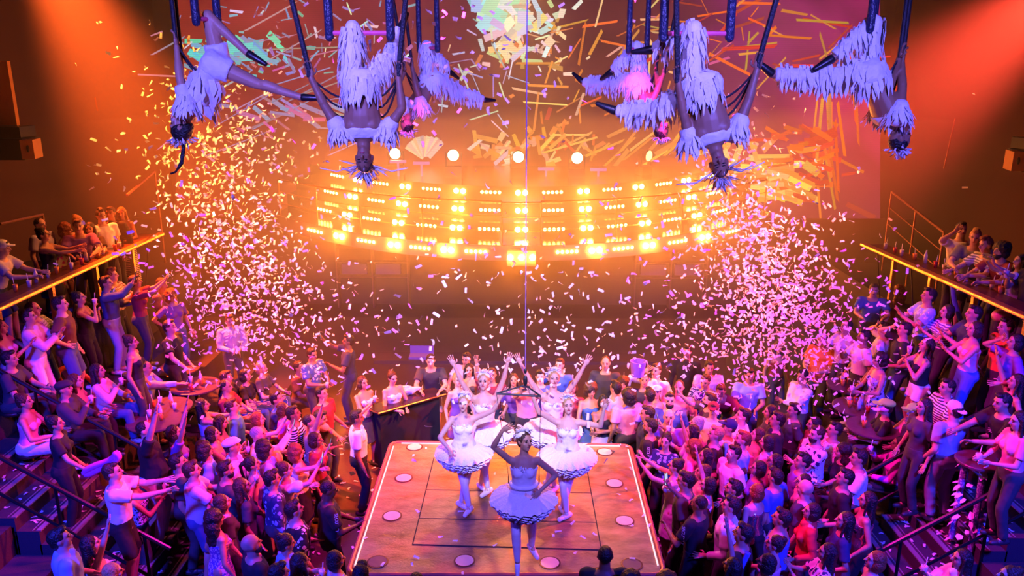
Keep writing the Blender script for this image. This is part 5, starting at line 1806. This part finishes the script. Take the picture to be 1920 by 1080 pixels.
def strips(bm, a, b, r, n, ln, wd, rg, down=V((0, 0, -1)), out=.3):
    a, b = V(a), V(b)
    x, y, d = basis(b - a)
    for _ in range(n):
        t = rg.random()
        ph = rg.uniform(0, 2 * PI)
        rad = x * math.cos(ph) + y * math.sin(ph)
        p = a.lerp(b, t) + rad * r
        L_ = ln * rg.uniform(.6, 1.25)
        dd = (down + rad * out * rg.uniform(.4, 1.4) + V((rg.uniform(-.2, .2), rg.uniform(-.2, .2), 0))).normalized()
        w = dd.cross(rad)
        if w.length < .1:
            w = dd.cross(x)
        w = w.normalized() * wd * rg.uniform(.6, 1.2)
        p = p - dd * L_ * .25
        m = p + dd * L_ * .55 + rad * L_ * .05
        e = p + dd * L_ + w * rg.uniform(-.4, .4)
        th = rad * .003
        v = [bm.verts.new(q) for q in (p - w * .5, p + w * .5, m + w * .62, m - w * .62, e)]
        v2 = [bm.verts.new(q.co - th) for q in v]
        for f in ((v[0], v[1], v[2], v[3]), (v[3], v[2], v[4]), (v2[3], v2[2], v2[1], v2[0]), (v2[4], v2[2], v2[3])):
            bm.faces.new(f)
        bm.faces.new((v[0], v[3], v2[3], v2[0])); bm.faces.new((v[3], v[4], v2[4], v2[3]))
        bm.faces.new((v[4], v[2], v2[2], v2[4])); bm.faces.new((v[2], v[1], v2[1], v2[2]))


def tutu_layer(bm, c, r0, ln, droop, ph, rg, seg=120, amp=.02):
    rings = 5
    prev = None
    seeds = [rg.uniform(.6, 1.3) for _ in range(seg)]
    for i in range(rings + 1):
        t = i / rings
        row = []
        for k in range(seg):
            a = 2 * PI * k / seg
            dr = droop * (.55 + .45 * t)
            rr = r0 + ln * t * math.cos(dr) * (1 + .03 * math.sin(5 * a + ph)) * (1 + (seeds[k] - 1) * .10 * t * t)
            zz = -ln * t * math.sin(dr) + amp * t * (math.sin(24 * a + ph + t) + .7 * math.sin(41 * a + ph * 2)) * seeds[k]
            row.append(bm.verts.new((c[0] + rr * math.cos(a), c[1] + rr * math.sin(a), c[2] + zz)))
        if prev:
            for k in range(seg):
                bm.faces.new((prev[k], prev[(k + 1) % seg], row[(k + 1) % seg], row[k]))
        prev = row


def feather_crown(bm, rg, n=46, ln=.075, spiky=False):
    for k in range(n):
        a = rg.uniform(0, 2 * PI)
        el = rg.uniform(.15, 1.3)
        if math.sin(a) > .1 and el < 1.0:
            el = 1.0 + rg.random() * .4
        dr = V((math.cos(a) * math.cos(el), math.sin(a) * math.cos(el) - .15, math.sin(el))).normalized()
        base = V((0, -.02, .03)) + V((dr.x * .084, dr.y * .094, dr.z * .094))
        tan = dr.cross(V((rg.uniform(-1, 1), rg.uniform(-1, 1), rg.uniform(-1, 1)))).normalized()
        d = (dr * (1.4 if spiky else .35) + tan).normalized()
        L_ = ln * rg.uniform(.6, 1.3)
        w = d.cross(dr).normalized() * (.012 if not spiky else .010)
        q = [base, base + d * L_ * .4 + w + dr * .006, base + d * L_, base + d * L_ * .4 - w + dr * .006]
        vs = [bm.verts.new(p) for p in q]
        v2 = [bm.verts.new(p - dr * .004) for p in q]
        bm.faces.new(vs); bm.faces.new(v2[::-1])
        for i in range(4):
            bm.faces.new((vs[i], vs[(i + 1) % 4], v2[(i + 1) % 4], v2[i]))


BAL = [
    ('bal_high', 907, 697, 178, .99, 'ballerina in white tutu with both arms high, rear left of the platform', 0, 'rear'),
    ('bal_vee', 1040, 692, 182, 1.0, 'ballerina in white tutu with arms in a wide v, rear right of the platform', 0, 'rear'),
    ('bal_low_arm', 871, 738, 172, .93, 'smiling ballerina with one arm up and one arm low, crossed feet', 0, ''),
    ('bal_wide', 1066, 742, 184, .94, 'ballerina with raised open arms standing right behind the front dancer', 0, ''),
    ('bal_front', 984, 806, 180, .95, 'front ballerina on one pointed toe with a hand on her hip', 1, ''),
]
AER = [
    ('hang_front', 'm', (675, 62), 6.55, 180, 'shirtless aerial artist hanging upside down by the knees, front left', .22, 2),
    ('hang_twist', 'm', (1306, 63), 6.35, 180, 'shirtless aerial artist hanging upside down with one leg out, front right', .23, 2),
    ('hang_side', 'f', (388, 36), 7.3, -90, 'aerial artist in white shorts with a long braid, outermost on the left', .10, 1),
    ('hang_side_flat', 'm', (1634, 50), 7.3, 90, 'aerial artist in fringed trousers stretching one leg, outermost on the right', .10, 2),
    ('hang_side', 'm', (803, 90), 10.6, -125, 'fringed aerial artist hanging further back, left of the cable', .22, 2),
    ('hang_side_flat', 'm', (1196, 92), 10.2, 125, 'fringed aerial artist hanging further back behind the front right one', .22, 2),
]
for b_ in BAL:
    get_tpl(('body', b_[0], 'f', 0, .0095))
    gt('tank', b_[0], 'f', 0); gt('tights', b_[0], 'f', 0); get_tpl(('shoes', b_[0], 'f'))
for k, a_ in enumerate(AER):
    if ('body', a_[0], a_[1], 0, .0095) not in TPL:
        get_tpl(('body', a_[0], a_[1], 0, .0095))
    get_tpl(('shoes', a_[0], a_[1]))
    gt('hotpants' if k == 2 else 'pants', a_[0], a_[1], 0)
    gt('tee' if k == 2 else 'shrug', a_[0], a_[1], 0)
hair_mesh('bun'); hair_mesh('braid'); hair_mesh('buzz')
run_remesh()

for n_, (po, u, v, a, s, lab, front, rear) in enumerate(BAL):
    rg = random.Random(50 + n_)
    j, rec = TPL[('body', po, 'f', 0, .0095)]
    rz = -math.radians(a)
    tp = at_z(u, v, SZ + .006 + (j['top'].z + .012) * s)
    off = Matrix.Rotation(rz, 3, 'Z') @ V((j['top'].x, j['top'].y, 0)) * s
    r = empty('ballerina', (tp.x - off.x, tp.y - off.y, SZ + .006), rz)
    r.scale = (s, s, s)
    tag(r, lab, 'dancer', 'ballerinas on the platform')
    slot_obj('body', rec['mesh'], [SKINS[1] if front else SKINS[0], EYE, LIP], r)
    slot_obj('bodice', gt('tank', po, 'f', 0)['mesh'], [WHITE], r)
    slot_obj('tights', gt('tights', po, 'f', 0)['mesh'], [NUDE], r)
    for me_ in TPL[('shoes', po, 'f')]:
        slot_obj('pointe_shoe', me_, [mat('pointe_satin', (.85, .78, .80), .4)], r)
    HM = Matrix.Translation(j['HC']) @ Matrix((j['hR'], j['hf'], j['hu'])).transposed().to_4x4()
    slot_obj('hair', HAIR['bun']['mesh'], [HAIRM['bl' if not front else 'br']], r, HM)
    bm = bmesh.new(); ell(bm, (0, -.035, .060), (.086, .090, .072)); feather_crown(bm, rg, 120, .07)
    obj('feather_headpiece', mesh_of(bm, 'feather_headpiece'), FEATH, r).matrix_local = HM
    c = j['P'] + j['U'] * .01
    nl = 7
    for k in range(nl):
        bm = bmesh.new()
        tutu_layer(bm, c + V((0, 0, .03 - k * .006)), .125, .30 if not front else .29, math.radians(22 + k * 8), k * 1.3, rg, amp=.009)
        obj('tutu_layer', mesh_of(bm, 'tutu_layer', True), TULLE, r)
    # small feathers along the neckline and hip
    bm = bmesh.new()
    for s_ in (-1, 1):
        strips(bm, j['P'] + j['U'] * .33 + j['R'] * s_ * .12 + j['F'] * .06, j['P'] + j['U'] * .35 + j['F'] * .125, .02, 26, .035, .016, rg, j['U'], .8)
    strips(bm, c + V((0, 0, -.0)), c + V((0, 0, .04)), .14, 50, .05, .02, rg, V((0, 0, -1)), 1.2)
    o = obj('feather_trim', mesh_of(bm, 'feather_trim', False), FEATH, r); o['kind'] = 'stuff'
    if front:
        FRONT = r
        bm = bmesh.new()
        w = j['P'] + j['U'] * .12
        tube(bm, [w + j['R'] * .15 * math.cos(t) + j['F'] * .125 * math.sin(t) for t in [k * PI / 12 for k in range(25)]], .022, 8)
        obj('harness_belt', mesh_of(bm, 'harness_belt'), WHITE, r)
        for s_ in (-1, 1):
            q = w + j['R'] * s_ * .175 + j['U'] * .05
            bm = bmesh.new(); tube(bm, [q + V((0, .022 * math.cos(t), .045 * math.sin(t))) for t in [k * PI / 8 for k in range(17)]], .006, 6)
            obj('harness_ring', mesh_of(bm, 'harness_ring'), STEEL, r)
        bpy.context.view_layer.update()
        RING = [r.matrix_world @ (w + j['R'] * s_ * .175 + j['U'] * .1) for s_ in (1, -1)]

# hanging triangle on the centre cable with two thin wires to the front dancer's belt
hy = FRONT.location.y + .1
ht = at_y(985, 722, hy)
hl_, hr_ = at_y(931, 738, hy), at_y(1014, 743, hy)
hg = empty('spreader_bar', ht)
tag(hg, 'black triangular spreader bar hanging over the front ballerina', 'rig')
bm = bmesh.new()
o_ = ht
tube(bm, [hl_ - o_, hr_ - o_], .012, 8); obj('bar', bm, BLACK, hg)
bm = bmesh.new(); tube(bm, [hl_ - o_, V((0, 0, 0)), hr_ - o_], .010, 8); obj('frame', bm, BLACK, hg)
bm = bmesh.new(); ell(bm, (0, 0, .05), (.025, .025, .06)); ell(bm, (0, 0, .16), (.018, .018, .03)); obj('swivel', bm, BLACK, hg)
for a_, b_ in ((hl_, RING[0]), (hr_, RING[1])):
    bm = bmesh.new(); tube(bm, [a_ - o_, b_ - o_], .003, 5); obj('wire', bm, STEEL, hg)
bm = bmesh.new(); tube(bm, [ht + V((0, 0, .18)), V((ht.x, ht.y, 12.0))], .0055, 6)
o = obj('cable', bm, mat('violet_cable', (.25, .12, .30), .5)); tag(o, 'thin vertical cable holding the black spreader bar', 'cable')

for k, (po, sex, (u, v), Y, a, lab, half, sk) in enumerate(AER):
    rg = random.Random(80 + k)
    j, rec = TPL[('body', po, sex, 0, .0095)]
    rz = -math.radians(a)
    o0 = at_y(u, v, Y)
    r = empty('aerial_artist', o0, rz)
    asc = .92 if k < 2 else 1.0
    r.scale = (asc,) * 3
    tag(r, lab, 'acrobat', 'aerial artists hanging over the hall')
    girl = k == 2
    slot_obj('body', rec['mesh'], [SKINS[sk], EYE, LIP], r)
    slot_obj('shorts' if girl else 'fringed_trousers', gt('hotpants' if girl else 'pants', po, sex, 0)['mesh'], [WHITE], r)
    slot_obj('blouse' if girl else 'shoulder_cape', gt('tee' if girl else 'shrug', po, sex, 0)['mesh'], [WHITE], r)
    for me_ in TPL[('shoes', po, sex)]:
        slot_obj('boot', me_, [BOOT], r)
    HM = Matrix.Translation(j['HC']) @ Matrix((j['hR'], j['hf'], j['hu'])).transposed().to_4x4()
    slot_obj('hair', HAIR['braid' if girl else 'buzz']['mesh'], [HAIRM['dk']], r, HM)
    if not girl:
        bm = bmesh.new()
        for c in 'rl':
            Hh, K, A = j['H' + c], j['K' + c], j['A' + c]
            strips(bm, Hh, K, .095, 110, .15, .030, rg, out=.22)
            strips(bm, K, K.lerp(A, .85), .065, 80, .14, .028, rg, out=.25)
        strips(bm, j['P'] - j['U'] * .05, j['P'] + j['U'] * .10, .15, 110, .17, .032, rg, out=.2)
        o = obj('leg_fringe', mesh_of(bm, 'leg_fringe', False), FEATH, r); o['kind'] = 'stuff'
    bm = bmesh.new()
    for s_, c in ((1, 'r'), (-1, 'l')):
        S, E = j['S' + c], j['E' + c]
        strips(bm, S - (E - S) * .1, S.lerp(E, .3), .085, 90, .13, .026, rg, V((0, 0, -1)), .55)
        if girl:
            strips(bm, j['P'] + j['U'] * .1, j['P'] + j['U'] * .40, .15, 30, .16, .06, rg, V((0, 0, -1)), .3)
    o = obj('shoulder_fringe', mesh_of(bm, 'shoulder_fringe', False), FEATH, r); o['kind'] = 'stuff'
    bm = bmesh.new(); feather_crown(bm, rg, 60, .13 if k in (0, 1) else .07, True)
    if k in (0, 1):
        for q in range(10):
            a2 = rg.uniform(0, 2 * PI)
            p0 = V((math.cos(a2) * .08, math.sin(a2) * .08, .06))
            tube(bm, [p0, p0 + V((math.cos(a2) * .16, math.sin(a2) * .16, .05)), p0 + V((math.cos(a2) * .30, math.sin(a2) * .30, .02))], .004, 5)
    obj('feather_headdress', mesh_of(bm, 'feather_headdress'), FEATH, r).matrix_local = HM
    # trapeze: padded bar, sleeved ropes; hand straps run up to the ceiling
    Rz = Matrix.Rotation(rz, 3, 'Z')
    tz = empty('trapeze', o0, 0)
    tag(tz, 'padded trapeze bar and hand straps of the ' + ['front left shirtless artist', 'front right shirtless artist', 'artist in white shorts', 'outermost right artist', 'rear left fringed artist', 'rear right fringed artist'][k], 'trapeze', 'trapezes')
    ax = Rz @ V((1, 0, 0))
    if girl or k == 3:
        ax = V((.45, .89, 0))
    bm = bmesh.new(); tube(bm, [-ax * half, ax * half], .019, 10)
    obj('bar', bm, PINKBAR, tz)
    for s_ in (-1, 1):
        e = ax * s_ * (half + .02)
        bm = bmesh.new(); capsule(bm, e + V((0, 0, -.03)), e + V((0, 0, .9)), .036, .030, 12)
        obj('padded_sleeve', bm, SLEEVE, tz)
        bm = bmesh.new(); tube(bm, [e + V((0, 0, .85)), V((e.x, e.y, 12 - o0.z))], .014, 8)
        obj('rope', bm, ROPE, tz)
    for c in 'rl':
        W = Rz @ (j['W' + c] + j['D' + c] * .07) * asc
        out = V((W.x, W.y * .3, 0)) * .75
        top = W + out + V((0, 0, 1.6))
        top2 = V((top.x, top.y, 12 - o0.z))
        if girl or k == 3:
            top = W + V((0, 0, 1.6))
        bm = bmesh.new(); tube(bm, [W - V((0, 0, .06)), W, W.lerp(top, .5), top, V((top.x, top.y, 12 - o0.z))], .021, 10)
        obj('hand_strap', bm, ROPE, tz)
        # coiled safety line from the hand to the hip
        hipw = Rz @ (j['P'] + j['U'] * .1 - j['F'] * .08) * asc
        for q in range(3 if k != 2 else 1):
            sag = .05 + .05 * q
            pts = []
            for t in range(9):
                tt = t / 8
                p = (W - V((0, 0, .05))).lerp(hipw, tt) + V((0, .02 * q, -sag * math.sin(PI * tt) * 1.6))
                pts.append(p)
            bm = bmesh.new(); tube(bm, pts, .009, 6); obj('safety_line', bm, ROPE, tz)

# ------------------------------------------------------------------ tables, drinks, balloons
TOPM = mat('table_top', (.10, .04, .06), .35)
bm = bmesh.new(); lathe(bm, [(.385, 0), (.40, .008), (.40, .028), (.385, .036)], seg=32); TT = mesh_of(bm, 'table_top', False)
bm = bmesh.new(); lathe(bm, [(.24, 0), (.24, .02), (.05, .035), (.03, .06), (.03, .71)], seg=14); TLG = mesh_of(bm, 'pedestal')
bm = bmesh.new(); lathe(bm, [(.030, 0), (.031, .13), (.012, .18), (.012, .21), (.014, .215)], seg=10); WB = mesh_of(bm, 'bottle')
CONT = [mat('drink_%d' % i, c, .25, bump=0) for i, c in enumerate(((.8, .25, .05), (.75, .6, .6), (.6, .05, .05), (.6, .6, .75)))]


def cup_at(p, ci, lab, grp):
    o = obj('cup', CUP_ME, CONT[ci], None, p)
    tag(o, lab, 'cup', grp)
    s = obj('straw', STRAW_ME, STRAW, o)
    s.rotation_euler = (0, 0, rnd.uniform(0, 6))


DRINK = ['orange', 'pale pink', 'red', 'lilac']
NTH = ['first', 'second', 'third', 'fourth', 'fifth', 'sixth', 'seventh', 'eighth', 'ninth', 'tenth', 'eleventh', 'last']


def table(px, py, lab, n, hint):
    lz = level_of(px, py, .75)
    p = at_z(px, py, lz + .75)
    t = empty('round_table', (p.x, p.y, lz))
    tag(t, lab, 'table', 'round drinks tables')
    obj('table_top', TT, TOPM, t, (0, 0, .715)); obj('pedestal', TLG, BLACK, t)
    for i in range(n):
        a = i * 2.4
        rr = .10 + .07 * (i % 3)
        w = V((p.x + rr * math.cos(a), p.y + rr * math.sin(a), lz + .752))
        if i % 4 == 3:
            o = obj('water_bottle', WB, mat('clear_bottle', (.55, .6, .75), .15, bump=0), None, w); tag(o, ('inner' if i < 4 else 'outer') + ' clear bottle standing on the ' + hint, 'bottle', 'bottles on the ' + hint)
        else:
            cup_at(w, i % 4, DRINK[i % 4] + ' drink with a straw, ' + ('inner' if i < 4 else 'middle' if i < 8 else 'outer') + ' cup on the ' + hint, 'cups on the ' + hint)


table(310, 762, 'round table with takeaway cups nearest the light blue seated guest', 6, 'table by the light blue guests')
table(367, 722, 'round table behind, next to the black t-shirt leaner', 4, 'table by the leaning guest')
table(290, 788, 'small round table in front of the big bald person', 4, 'table by the bald guest')
table(330, 690, 'upper round table below the curly ginger person', 3, 'table below the ginger guest')
table(1612, 762, 'round table crowded with red drinks left of the neon caps', 9, 'table by the neon caps')
table(1598, 722, 'round table at the edge of the right confetti', 7, 'table by the right confetti')
table(1640, 800, 'round table in front of the neon caps', 5, 'table below the neon caps')
# dark counter behind the stage
cp = [at_z(px, py, 1.1) for px, py in ((684, 762), (709, 773), (836, 737), (812, 726))]
ct = bpy.data.objects.new('bar_counter', None); link(ct); tag(ct, 'dark counter with a gold edge behind the stage platform', 'counter')
bm = bmesh.new(); prism(bm, [V((p.x, p.y, 0)) for p in cp][::-1], 1.05, 1.1); obj('counter_top', bm, mat('counter_dark', (.03, .015, .02), .25), ct)
bm = bmesh.new(); tube(bm, [cp[0] - V((0, 0, .02)), cp[1] - V((0, 0, .02)), cp[2] - V((0, 0, .02))], .014); obj('gold_edge', bm, BRASS, ct)
bm = bmesh.new(); prism(bm, [V((p.x, p.y, 0)) for p in inset(cp, .12)][::-1], 0, 1.05); obj('counter_body', bm, MATTE, ct)
# drinks on the balcony counters
for s, x0, x1, sd in ((-1, 7.22, 7.22, 'left'), (1, 6.85, 6.50, 'right')):
    for i in range(12):
        t = (i + .5) / 12
        p = V((s * (x0 + (x1 - x0) * t) + rnd.uniform(-.06, .06), 10.9 + t * 3.2 + rnd.uniform(-.08, .08), 3.47))
        if i % 5 == 2:
            o = obj('bottle', WB, CONT[3], None, p); tag(o, 'clear bottle, %s from the near end of the %s balcony counter' % (NTH[i], sd), 'bottle', 'bottles on the %s balcony counter' % sd)
        else:
            cup_at(p, i % 4, '%s drink, %s from the near end of the %s balcony counter' % (DRINK[i % 4], NTH[i], sd), 'cups on the %s balcony counter' % sd)


def balloon(pts2, Y, r, m, lab, zs=None):
    bm = bmesh.new()
    pts = [at_y(px, py, Y) if not isinstance(Y, (list, tuple)) else at_y(px, py, Y[i]) for i, (px, py) in enumerate(pts2)]
    dense = []
    for i in range(len(pts) - 1):
        p0, p1, p2, p3 = pts[max(i - 1, 0)], pts[i], pts[i + 1], pts[min(i + 2, len(pts) - 1)]
        for t in (0, .25, .5, .75):
            dense.append(.5 * ((2 * p1) + (-p0 + p2) * t + (2 * p0 - 5 * p1 + 4 * p2 - p3) * t * t + (-p0 + 3 * p1 - 3 * p2 + p3) * t ** 3))
    dense.append(pts[-1])
    tube(bm, dense, r, 10)
    o = obj('tube_balloon', mesh_of(bm, 'tube_balloon'), m)
    tag(o, lab, 'balloon')


RB = mat('balloon_red', (.95, .10, .05), .3, bump=0)
PB = mat('balloon_pink', (.95, .10, .45), .3, bump=0)
BB = mat('balloon_blue', (.10, .20, .95), .3, bump=0)
YB = mat('balloon_yellow', (.75, .85, .10), .3, bump=0)
balloon([(180, 722), (160, 705), (135, 690), (115, 692), (109, 705), (122, 725), (150, 745), (175, 757), (194, 764), (195, 772)], [11.5, 11.5, 11.5, 11.4, 11.3, 11.1, 11.0, 11.0, 11.0, 11.0], .038, RB, 'long red tube balloon held over the seated guests')
hp_ = [s for s in SPOTS if 'balloon hat' in s[1]][0][0]
balloon([(158, 888), (165, 880), (182, 872), (200, 866), (214, 857), (218, 850), (222, 858), (210, 868), (190, 878), (170, 888), (160, 889)], hp_.y + .02, .040, PB, 'pink balloon twisted into a hat on the white t-shirt guest')
balloon([(1787, 535), (1789, 560), (1796, 585), (1804, 608)], 11.6, .036, BB, 'blue tube balloon below the right balcony counter')
balloon([(484, 1040), (488, 1060), (493, 1090)], 7.6, .034, PB, 'pink stick balloon before the bald bearded person')
balloon([(1403, 1036), (1395, 1052), (1386, 1072)], 7.6, .030, BB, 'blue stick balloon at the lower right crowd edge')
bm = bmesh.new(); p = at_z(518, 860, 1.35); ell(bm, p, (.09, .09, .12)); ell(bm, p - V((0, 0, .125)), (.012, .012, .012))
o = obj('balloon', mesh_of(bm, 'balloon'), YB); tag(o, 'yellow green balloon behind the curly redhead', 'balloon')
bm = bmesh.new(); p = at_y(1878, 592, 10.9); ell(bm, p, (.14, .10, .10))
o = obj('balloon', mesh_of(bm, 'balloon'), mat('balloon_peach', (.9, .45, .35), .35, bump=0)); tag(o, 'peach balloon under the right balcony counter', 'balloon')
# plastic bag held by the white top
bm = bmesh.new(); p = at_z(756, 733, 1.15); ell(bm, p, (.24, .12, .09)); capsule(bm, p + V((.15, 0, .02)), p + V((.32, 0, .07)), .05, .01)
for v_ in bm.verts:
    v_.co += V((noise.noise(v_.co * 9), noise.noise(v_.co * 9 + V((5, 0, 0))), noise.noise(v_.co * 9 + V((0, 7, 0))))) * .04
o = obj('plastic_bag', bm, mat('bag_film', (.55, .6, .8), .2, bump=.6)); tag(o, 'crumpled pale plastic bag on the dark counter', 'bag')
# bucket lifted in the back row
bm = bmesh.new(); p = at_z(1196, 690, 2.0); lathe(bm, [(.10, -.13), (.13, .12), (.12, .12), (.09, -.11)], p, 16)
o = obj('bucket', mesh_of(bm, 'bucket', False), mat('bucket_violet', (.25, .12, .6), .4)); tag(o, 'violet bucket lifted over the back row heads', 'bucket')
# high round table, confetti caught all over its legs
lz = level_of(1838, 862, 1.15)
p = at_z(1838, 862, lz + 1.15)
tb = empty('high_table', (p.x, p.y, lz))
tag(tb, 'high round table with confetti caught on its printed legs beside the right stair', 'table')
bm = bmesh.new(); lathe(bm, [(.27, 0), (.28, .01), (.28, .03), (.27, .04)], seg=28); obj('table_top', bm, TOPM, tb, (0, 0, 1.11))
for i, a in enumerate((0.4, 2.5, 4.5)):
    bm = bmesh.new(); tube(bm, [(.17 * math.cos(a), .17 * math.sin(a), 0), (.15 * math.cos(a), .15 * math.sin(a), 1.12)], .04, 10)
    obj('leg', bm, cloth(CL['pu'], 'lace', CL['lv']), tb)
bm = bmesh.new()
rg = random.Random(5)
strips(bm, (0, 0, 0), (0, 0, 1.1), .20, 40, .10, .06, rg, V((0, 0, -1)), 1.6)
o = obj('caught_paper', bm, FEATH, tb); o['kind'] = 'stuff'

# ------------------------------------------------------------------ confetti
PAPER = bpy.data.materials.new('confetti_paper'); MATS['confetti_paper'] = PAPER
nt, b = nodes_of(PAPER)
b.inputs['Base Color'].default_value = (.92, .88, .90, 1)
b.inputs['Roughness'].default_value = .7
tr = nt.nodes.new('ShaderNodeBsdfTranslucent'); tr.inputs[0].default_value = (.9, .85, .85, 1)
mx = nt.nodes.new('ShaderNodeMixShader'); mx.inputs[0].default_value = .4
nt.links.new(b.outputs[0], mx.inputs[1]); nt.links.new(tr.outputs[0], mx.inputs[2])
nt.links.new(mx.outputs[0], nt.nodes['Material Output'].inputs['Surface'])
rc = random.Random(99)


def flake_pts(k):
    r3 = random.Random(k)
    L_, W_ = r3.uniform(.062, .086), r3.uniform(.026, .034)
    bend = r3.uniform(-1.2, 1.2) if k % 3 else r3.uniform(-.3, .3)
    tw = r3.uniform(-.8, .8)
    rows = []
    x, z, a = 0, 0, -bend / 2
    for i in range(4):
        t = i / 3
        c, s = math.cos(tw * (t - .5)), math.sin(tw * (t - .5))
        rows.append([V((x - L_ / 2, -W_ / 2 * c, z - W_ / 2 * s)), V((x - L_ / 2, W_ / 2 * c, z + W_ / 2 * s))])
        x += math.cos(a) * L_ / 3; z += math.sin(a) * L_ / 3
        a += bend / 2
    return rows


FL = [flake_pts(k) for k in range(10)]
FM = []
for k in range(10):
    bm = bmesh.new()
    vv = [[bm.verts.new(p) for p in row] for row in FL[k]]
    for a, b2 in zip(vv, vv[1:]):
        bm.faces.new((a[0], a[1], b2[1], b2[0]))
    me = bpy.data.meshes.new('confetti'); bm.to_mesh(me); bm.free(); me.materials.append(PAPER)
    FM.append(me)


def rrot(g=rc):
    return Quaternion((g.gauss(0, 1), g.gauss(0, 1), g.gauss(0, 1), g.gauss(0, 1))).normalized()


def plume(n, segs):
    """segs: (weight, centre, sigma)"""
    out = []
    tot = sum(s[0] for s in segs)
    while len(out) < n:
        q = rc.uniform(0, tot)
        for w, c, sg in segs:
            q -= w
            if q <= 0:
                break
        p = V((rc.gauss(c[0], sg[0]), rc.gauss(c[1], sg[1]), rc.gauss(c[2], sg[2])))
        if p.z > 1.9 and p.y > 5.0:
            out.append(p)
    return out


def W_at(px, py, Y):
    return tuple(at_y(px, py, Y))


left = plume(2100, [(3, W_at(440, 470, 11.3), (.45, .8, .75)), (2, W_at(400, 330, 11.2), (.55, .8, .7)), (2.2, W_at(490, 560, 11.5), (.55, .8, .55)), (1.2, W_at(420, 240, 11), (.55, .7, .6)), (.7, W_at(560, 620, 11.5), (.8, .8, .5)), (.5, W_at(430, 400, 11), (1.1, 1, 1.2))])
right = plume(2300, [(3, W_at(1455, 560, 11.2), (.50, .8, .55)), (2, W_at(1410, 450, 11.2), (.42, .8, .6)), (2.2, W_at(1500, 620, 11.2), (.55, .8, .5)), (.8, W_at(1340, 660, 11.4), (.6, .8, .45)), (.6, W_at(1380, 330, 11), (.35, .7, .5)), (.6, W_at(1400, 540, 11), (1.1, 1, 1.0))])
mid = plume(640, [(3, W_at(980, 640, 9.6), (1.9, 1.3, .55)), (2, W_at(1080, 560, 9.4), (1.3, 1.1, .6)), (1.2, W_at(950, 330, 8.6), (1.5, 1.1, 1.2)), (.9, W_at(840, 60, 8.2), (.45, .8, .6)), (.8, W_at(1020, 690, 9.8), (.5, .6, .3))])
print('pts', len(left), len(right), len(mid))


def singles(pts, n, lab, grp):
    pts.sort(key=lambda p: p.y)
    idx = set(range(n))
    for i in sorted(idx):
        o = bpy.data.objects.new('confetti', rc.choice(FM))
        COL.objects.link(o)
        o.location = pts[i]
        o.rotation_mode = 'QUATERNION'
        o.rotation_quaternion = rrot()
        tag(o, lab, 'confetti', grp)
    return pts[n:]


left = singles(left, 85, 'airborne paper confetti strip in the dense left cloud', 'confetti strips of the left cloud')
right = singles(right, 85, 'airborne paper confetti strip in the dense right cloud', 'confetti strips of the right cloud')
mid = singles(mid, 80, 'airborne paper confetti strip drifting over the centre', 'confetti strips over the centre')


def mass(name, lab, pts_rots):
    vs, fs = [], []
    for p, q, k in pts_rots:
        m3 = q.to_matrix()
        b0 = len(vs)
        for row in FL[k]:
            for v in row:
                vs.append(p + m3 @ v)
        for i in range(3):
            fs.append((b0 + 2 * i, b0 + 2 * i + 1, b0 + 2 * i + 3, b0 + 2 * i + 2))
    me = bpy.data.meshes.new(name)
    me.from_pydata(vs, [], fs)
    me.materials.append(PAPER)
    o = bpy.data.objects.new(name, me)
    link(o)
    tag(o, lab, 'confetti', None, 'stuff')


mass('airborne_confetti', 'clouds of small paper strips falling through the hall', [(p, rrot(), rc.randrange(10)) for p in left + right + mid])
# on the platform: single pieces lying flat
n = 0
while n < 48:
    u, v = rc.random(), rc.random()
    p = quad[0].lerp(quad[1], u).lerp(quad[3].lerp(quad[2], u), v)
    o = bpy.data.objects.new('confetti', rc.choice(FM)); COL.objects.link(o)
    o.location = (p.x, p.y, SZ + .018)
    o.rotation_euler = (rc.uniform(-.2, .2), rc.uniform(-.2, .2), rc.uniform(0, 6.3))
    tag(o, 'paper confetti strip lying on the copper brown platform', 'confetti', 'confetti strips on the platform')
    n += 1
fl = []
while len(fl) < 900:
    x, y = rc.uniform(-4.3, 4.3), rc.uniform(6.5, 13.5)
    if c4.x - .1 < x < c3.x + .1 and y < c1.y + .1:
        continue
    fl.append((V((x, y, .02)), Quaternion((0, 0, 1), rc.uniform(0, 6.3)) @ Quaternion((1, 0, 0), rc.uniform(-.3, .3)), rc.randrange(10)))
mass('floor_confetti', 'trampled paper strips scattered over the dance floor', fl)
st_ = []
for _ in range(160):
    s = rc.choice((-1, 1)); k = rc.randrange(1, 9)
    st_.append((V((s * (4.5 + (k - 1) * .28 + rc.uniform(.08, .26)), rc.uniform(8.7, 9.95), k * .182 + .02)), Quaternion((0, 0, 1), rc.uniform(0, 6.3)), rc.randrange(10)))
mass('stair_confetti', 'paper strips scattered on the side stairs', st_)
